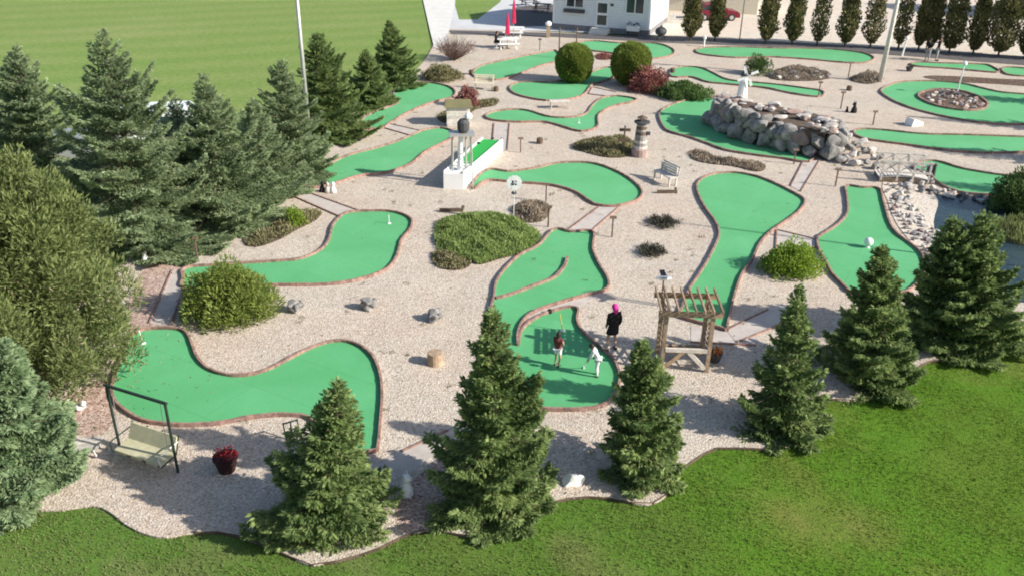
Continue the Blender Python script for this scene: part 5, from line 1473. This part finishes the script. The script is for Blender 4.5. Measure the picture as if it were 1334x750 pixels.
    if coat:
        zt = V('waist'); ck = MB(); c0 = V('pel'); low = (V('knl') + V('knr')) / 2
        pts = [zt + Vector((0, 0, .03 * h)), c0, c0.lerp(low, coat)]
        for_r = [.086 * h, .105 * h, .125 * h]; vs = []
        for p, r_ in zip(pts, for_r):
            for k in range(14): a = 6.2832 * k / 14; vs.append(p + Vector((math.cos(a) * r_, math.sin(a) * r_ * .8, 0)))
        fs = [(i * 14 + k, i * 14 + (k + 1) % 14, (i + 1) * 14 + (k + 1) % 14, (i + 1) * 14 + k) for i in range(2) for k in range(14)] + [tuple(range(14)), tuple(range(28, 42))[::-1]]
        ck.add(vs, fs); ck.build('coat_skirt', cloth[0], root, True)
    if cloth[1]:
        ends = {'anl': (.92, 'knl'), 'anr': (.92, 'knr')} if legs_covered else {'knl': (.75, 'hil'), 'knr': (.75, 'hir')}
        ns = ['pel', 'hil', 'knl', 'hir', 'knr'] + (['anl', 'anr'] if legs_covered else [])
        garment('trousers', ns, 1.2, cloth[1], ends)
    for sfx in ('l', 'r'):
        a, t_ = V('an' + sfx), V('to' + sfx)
        d = (t_ - a); d.z = 0; d.normalize(); hl = a - d * .02 * h
        s_ = MB(); s_.tube([hl + Vector((0, 0, -.012 * h)), a.lerp(t_, .5) + Vector((0, 0, -.008 * h)), t_ + d * .025 * h], [.026 * h, .027 * h, .018 * h], 8)
        zmin = min(v[2] for v in s_.v); s_.v = [(v[0], v[1], max(v[2], .002)) for v in s_.v]
        s_.build('shoe', shoes, root, True)
    return root

STAND = dict(pel=(0, 0, .53), waist=(0, 0, .62), chest=(0, .005, .74), neck=(0, .005, .84), headb=(0, 0, .88), head=(0, -.008, .93), face=(0, -1, -.1),
             shl=(.105, .005, .80), ell=(.135, .01, .63), wrl=(.13, -.04, .49), shr=(-.105, .005, .80), elr=(-.135, .01, .63), wrr=(-.13, -.04, .49),
             hil=(.055, 0, .50), knl=(.06, -.01, .28), anl=(.06, .01, .045), tol=(.065, -.085, .02), hir=(-.055, 0, .50), knr=(-.06, -.01, .28), anr=(-.06, .01, .045), tor=(-.065, -.085, .02))
def pose(**k): d = dict(STAND); d.update(k); return d

h = height_of(797, 458, 396)
# woman in black coat, stepping to the left of the picture, seen from behind
person(G(797, 457), R(200), pose(knr=(-.07, -.06, .28), anr=(-.09, -.02, .05), tor=(-.1, -.10, .02), knl=(.07, -.06, .29), anl=(.13, .06, .09), tol=(.15, -.02, .03), wrl=(.11, -.08, .52), wrr=(-.12, -.06, .50), face=(.3, -1, -.25)), min(1.75, h * .98),
       ('blackcloth', None), 'pinkhair', 'woman with bright pink hair in a long black coat, walking on the gravel', None, None, hairlen=.13, coat=.62, group='mini golf players')
h1 = height_of(727, 477, 432)
person(G(726, 477), R(150), pose(ell=(.13, -.04, .65), wrl=(.05, -.13, .56), elr=(-.13, -.04, .65), wrr=(-.03, -.13, .54), face=(0, -1, -.35), knl=(.06, -.03, .28), anr=(-.05, .05, .05), tor=(-.05, -.04, .02)), min(1.4, h1),
       ('redbrowncloth', 'whitecloth'), 'darkhair', 'dark haired child in a maroon top and white shorts on the green', None, None, hairlen=.13, sleeves=False, legs_covered=False, group='mini golf players')
h2 = height_of(778, 491, 449)
person(G(778, 490), R(-100), pose(waist=(0, -.03, .62), chest=(0, -.10, .72), neck=(0, -.15, .80), headb=(0, -.17, .83), head=(0, -.19, .875), face=(0, -1, -.8), shl=(.1, -.13, .775), shr=(-.1, -.13, .775), ell=(.10, -.18, .62), elr=(-.10, -.18, .62), wrl=(.02, -.24, .50), wrr=(-.01, -.25, .47), knl=(.07, -.03, .28), knr=(-.07, -.03, .28), anl=(.08, .01, .045), anr=(-.08, .01, .045)), min(1.4, h2 * 1.04),
       ('whitecloth', 'whitecloth'), 'darkhair', 'child in white bending over a putter beside the gravel edge', None, None, hairlen=.07, sleeves=True, group='mini golf players')
# putter held by the child in white
bp = G(761, 480); hp_ = G(778, 490) + Vector((-.25 * 1.25, .02, .60))
root = empty('putter', bp, 0, 'putter with white head held by the child in white', 'putter')
MB().tube([(0, 0, .03), hp_ - bp + Vector((.02, 0, .03))], .011, 6).build('shaft', 'white', root)
MB().bar((-.02, -.06, .03), (.0, .07, .03), .035, .045).build('head', 'white', root)
# adults far right
a_ = person(G(1207, 80), R(-40), pose(face=(-.2, -1, -.3), ell=(.13, -.05, .65), wrl=(.06, -.14, .58), chest=(0, -.03, .73), neck=(0, -.05, .83), headb=(0, -.06, .87), head=(0, -.075, .92)), 1.68, ('blackcloth', 'greycloth'), 'darkhair', 'adult in black top and grey trousers, left of the two standing far right', None, None, group='adults far right')
b_ = person(G(1219, 79.5), R(60), pose(elr=(-.16, -.05, .70), wrr=(-.10, -.08, .84)), 1.75, ('blackcloth', 'greycloth'), 'darkhair', 'taller adult in black with raised arm, right of the two standing far right', None, None, group='adults far right')
# seated person at the picnic table
sit = pose(pel=(0, 0, .29), waist=(0, .0, .37), chest=(0, -.02, .49), neck=(0, -.03, .58), headb=(0, -.035, .62), head=(0, -.05, .67), face=(0, -1, -.3),
           shl=(.1, -.02, .55), ell=(.13, -.09, .42), wrl=(.08, -.21, .44), shr=(-.1, -.02, .55), elr=(-.13, -.09, .42), wrr=(-.08, -.21, .44),
           hil=(.055, -.01, .28), knl=(.07, -.23, .28), anl=(.07, -.22, .05), tol=(.07, -.31, .02), hir=(-.055, -.01, .28), knr=(-.07, -.23, .28), anr=(-.07, -.22, .05), tor=(-.07, -.31, .02))
sp = G(646, 63)
person(sp, R(80), sit, 1.72, ('blackcloth', 'blackcloth'), 'darkhair', 'person dressed in black sitting on a stool at the white picnic table', None, None, group='seated guests')
b = MB(); b.lathe([(.18, 0), (.2, .03), (.05, .06), (.05, .36), (.2, .38), (.2, .42)], n=12)
tag(b.build('stool', 'white', None, False, sp + Vector((0.02, 0, 0))), 'white stool under the person in black at the picnic table', 'stool')
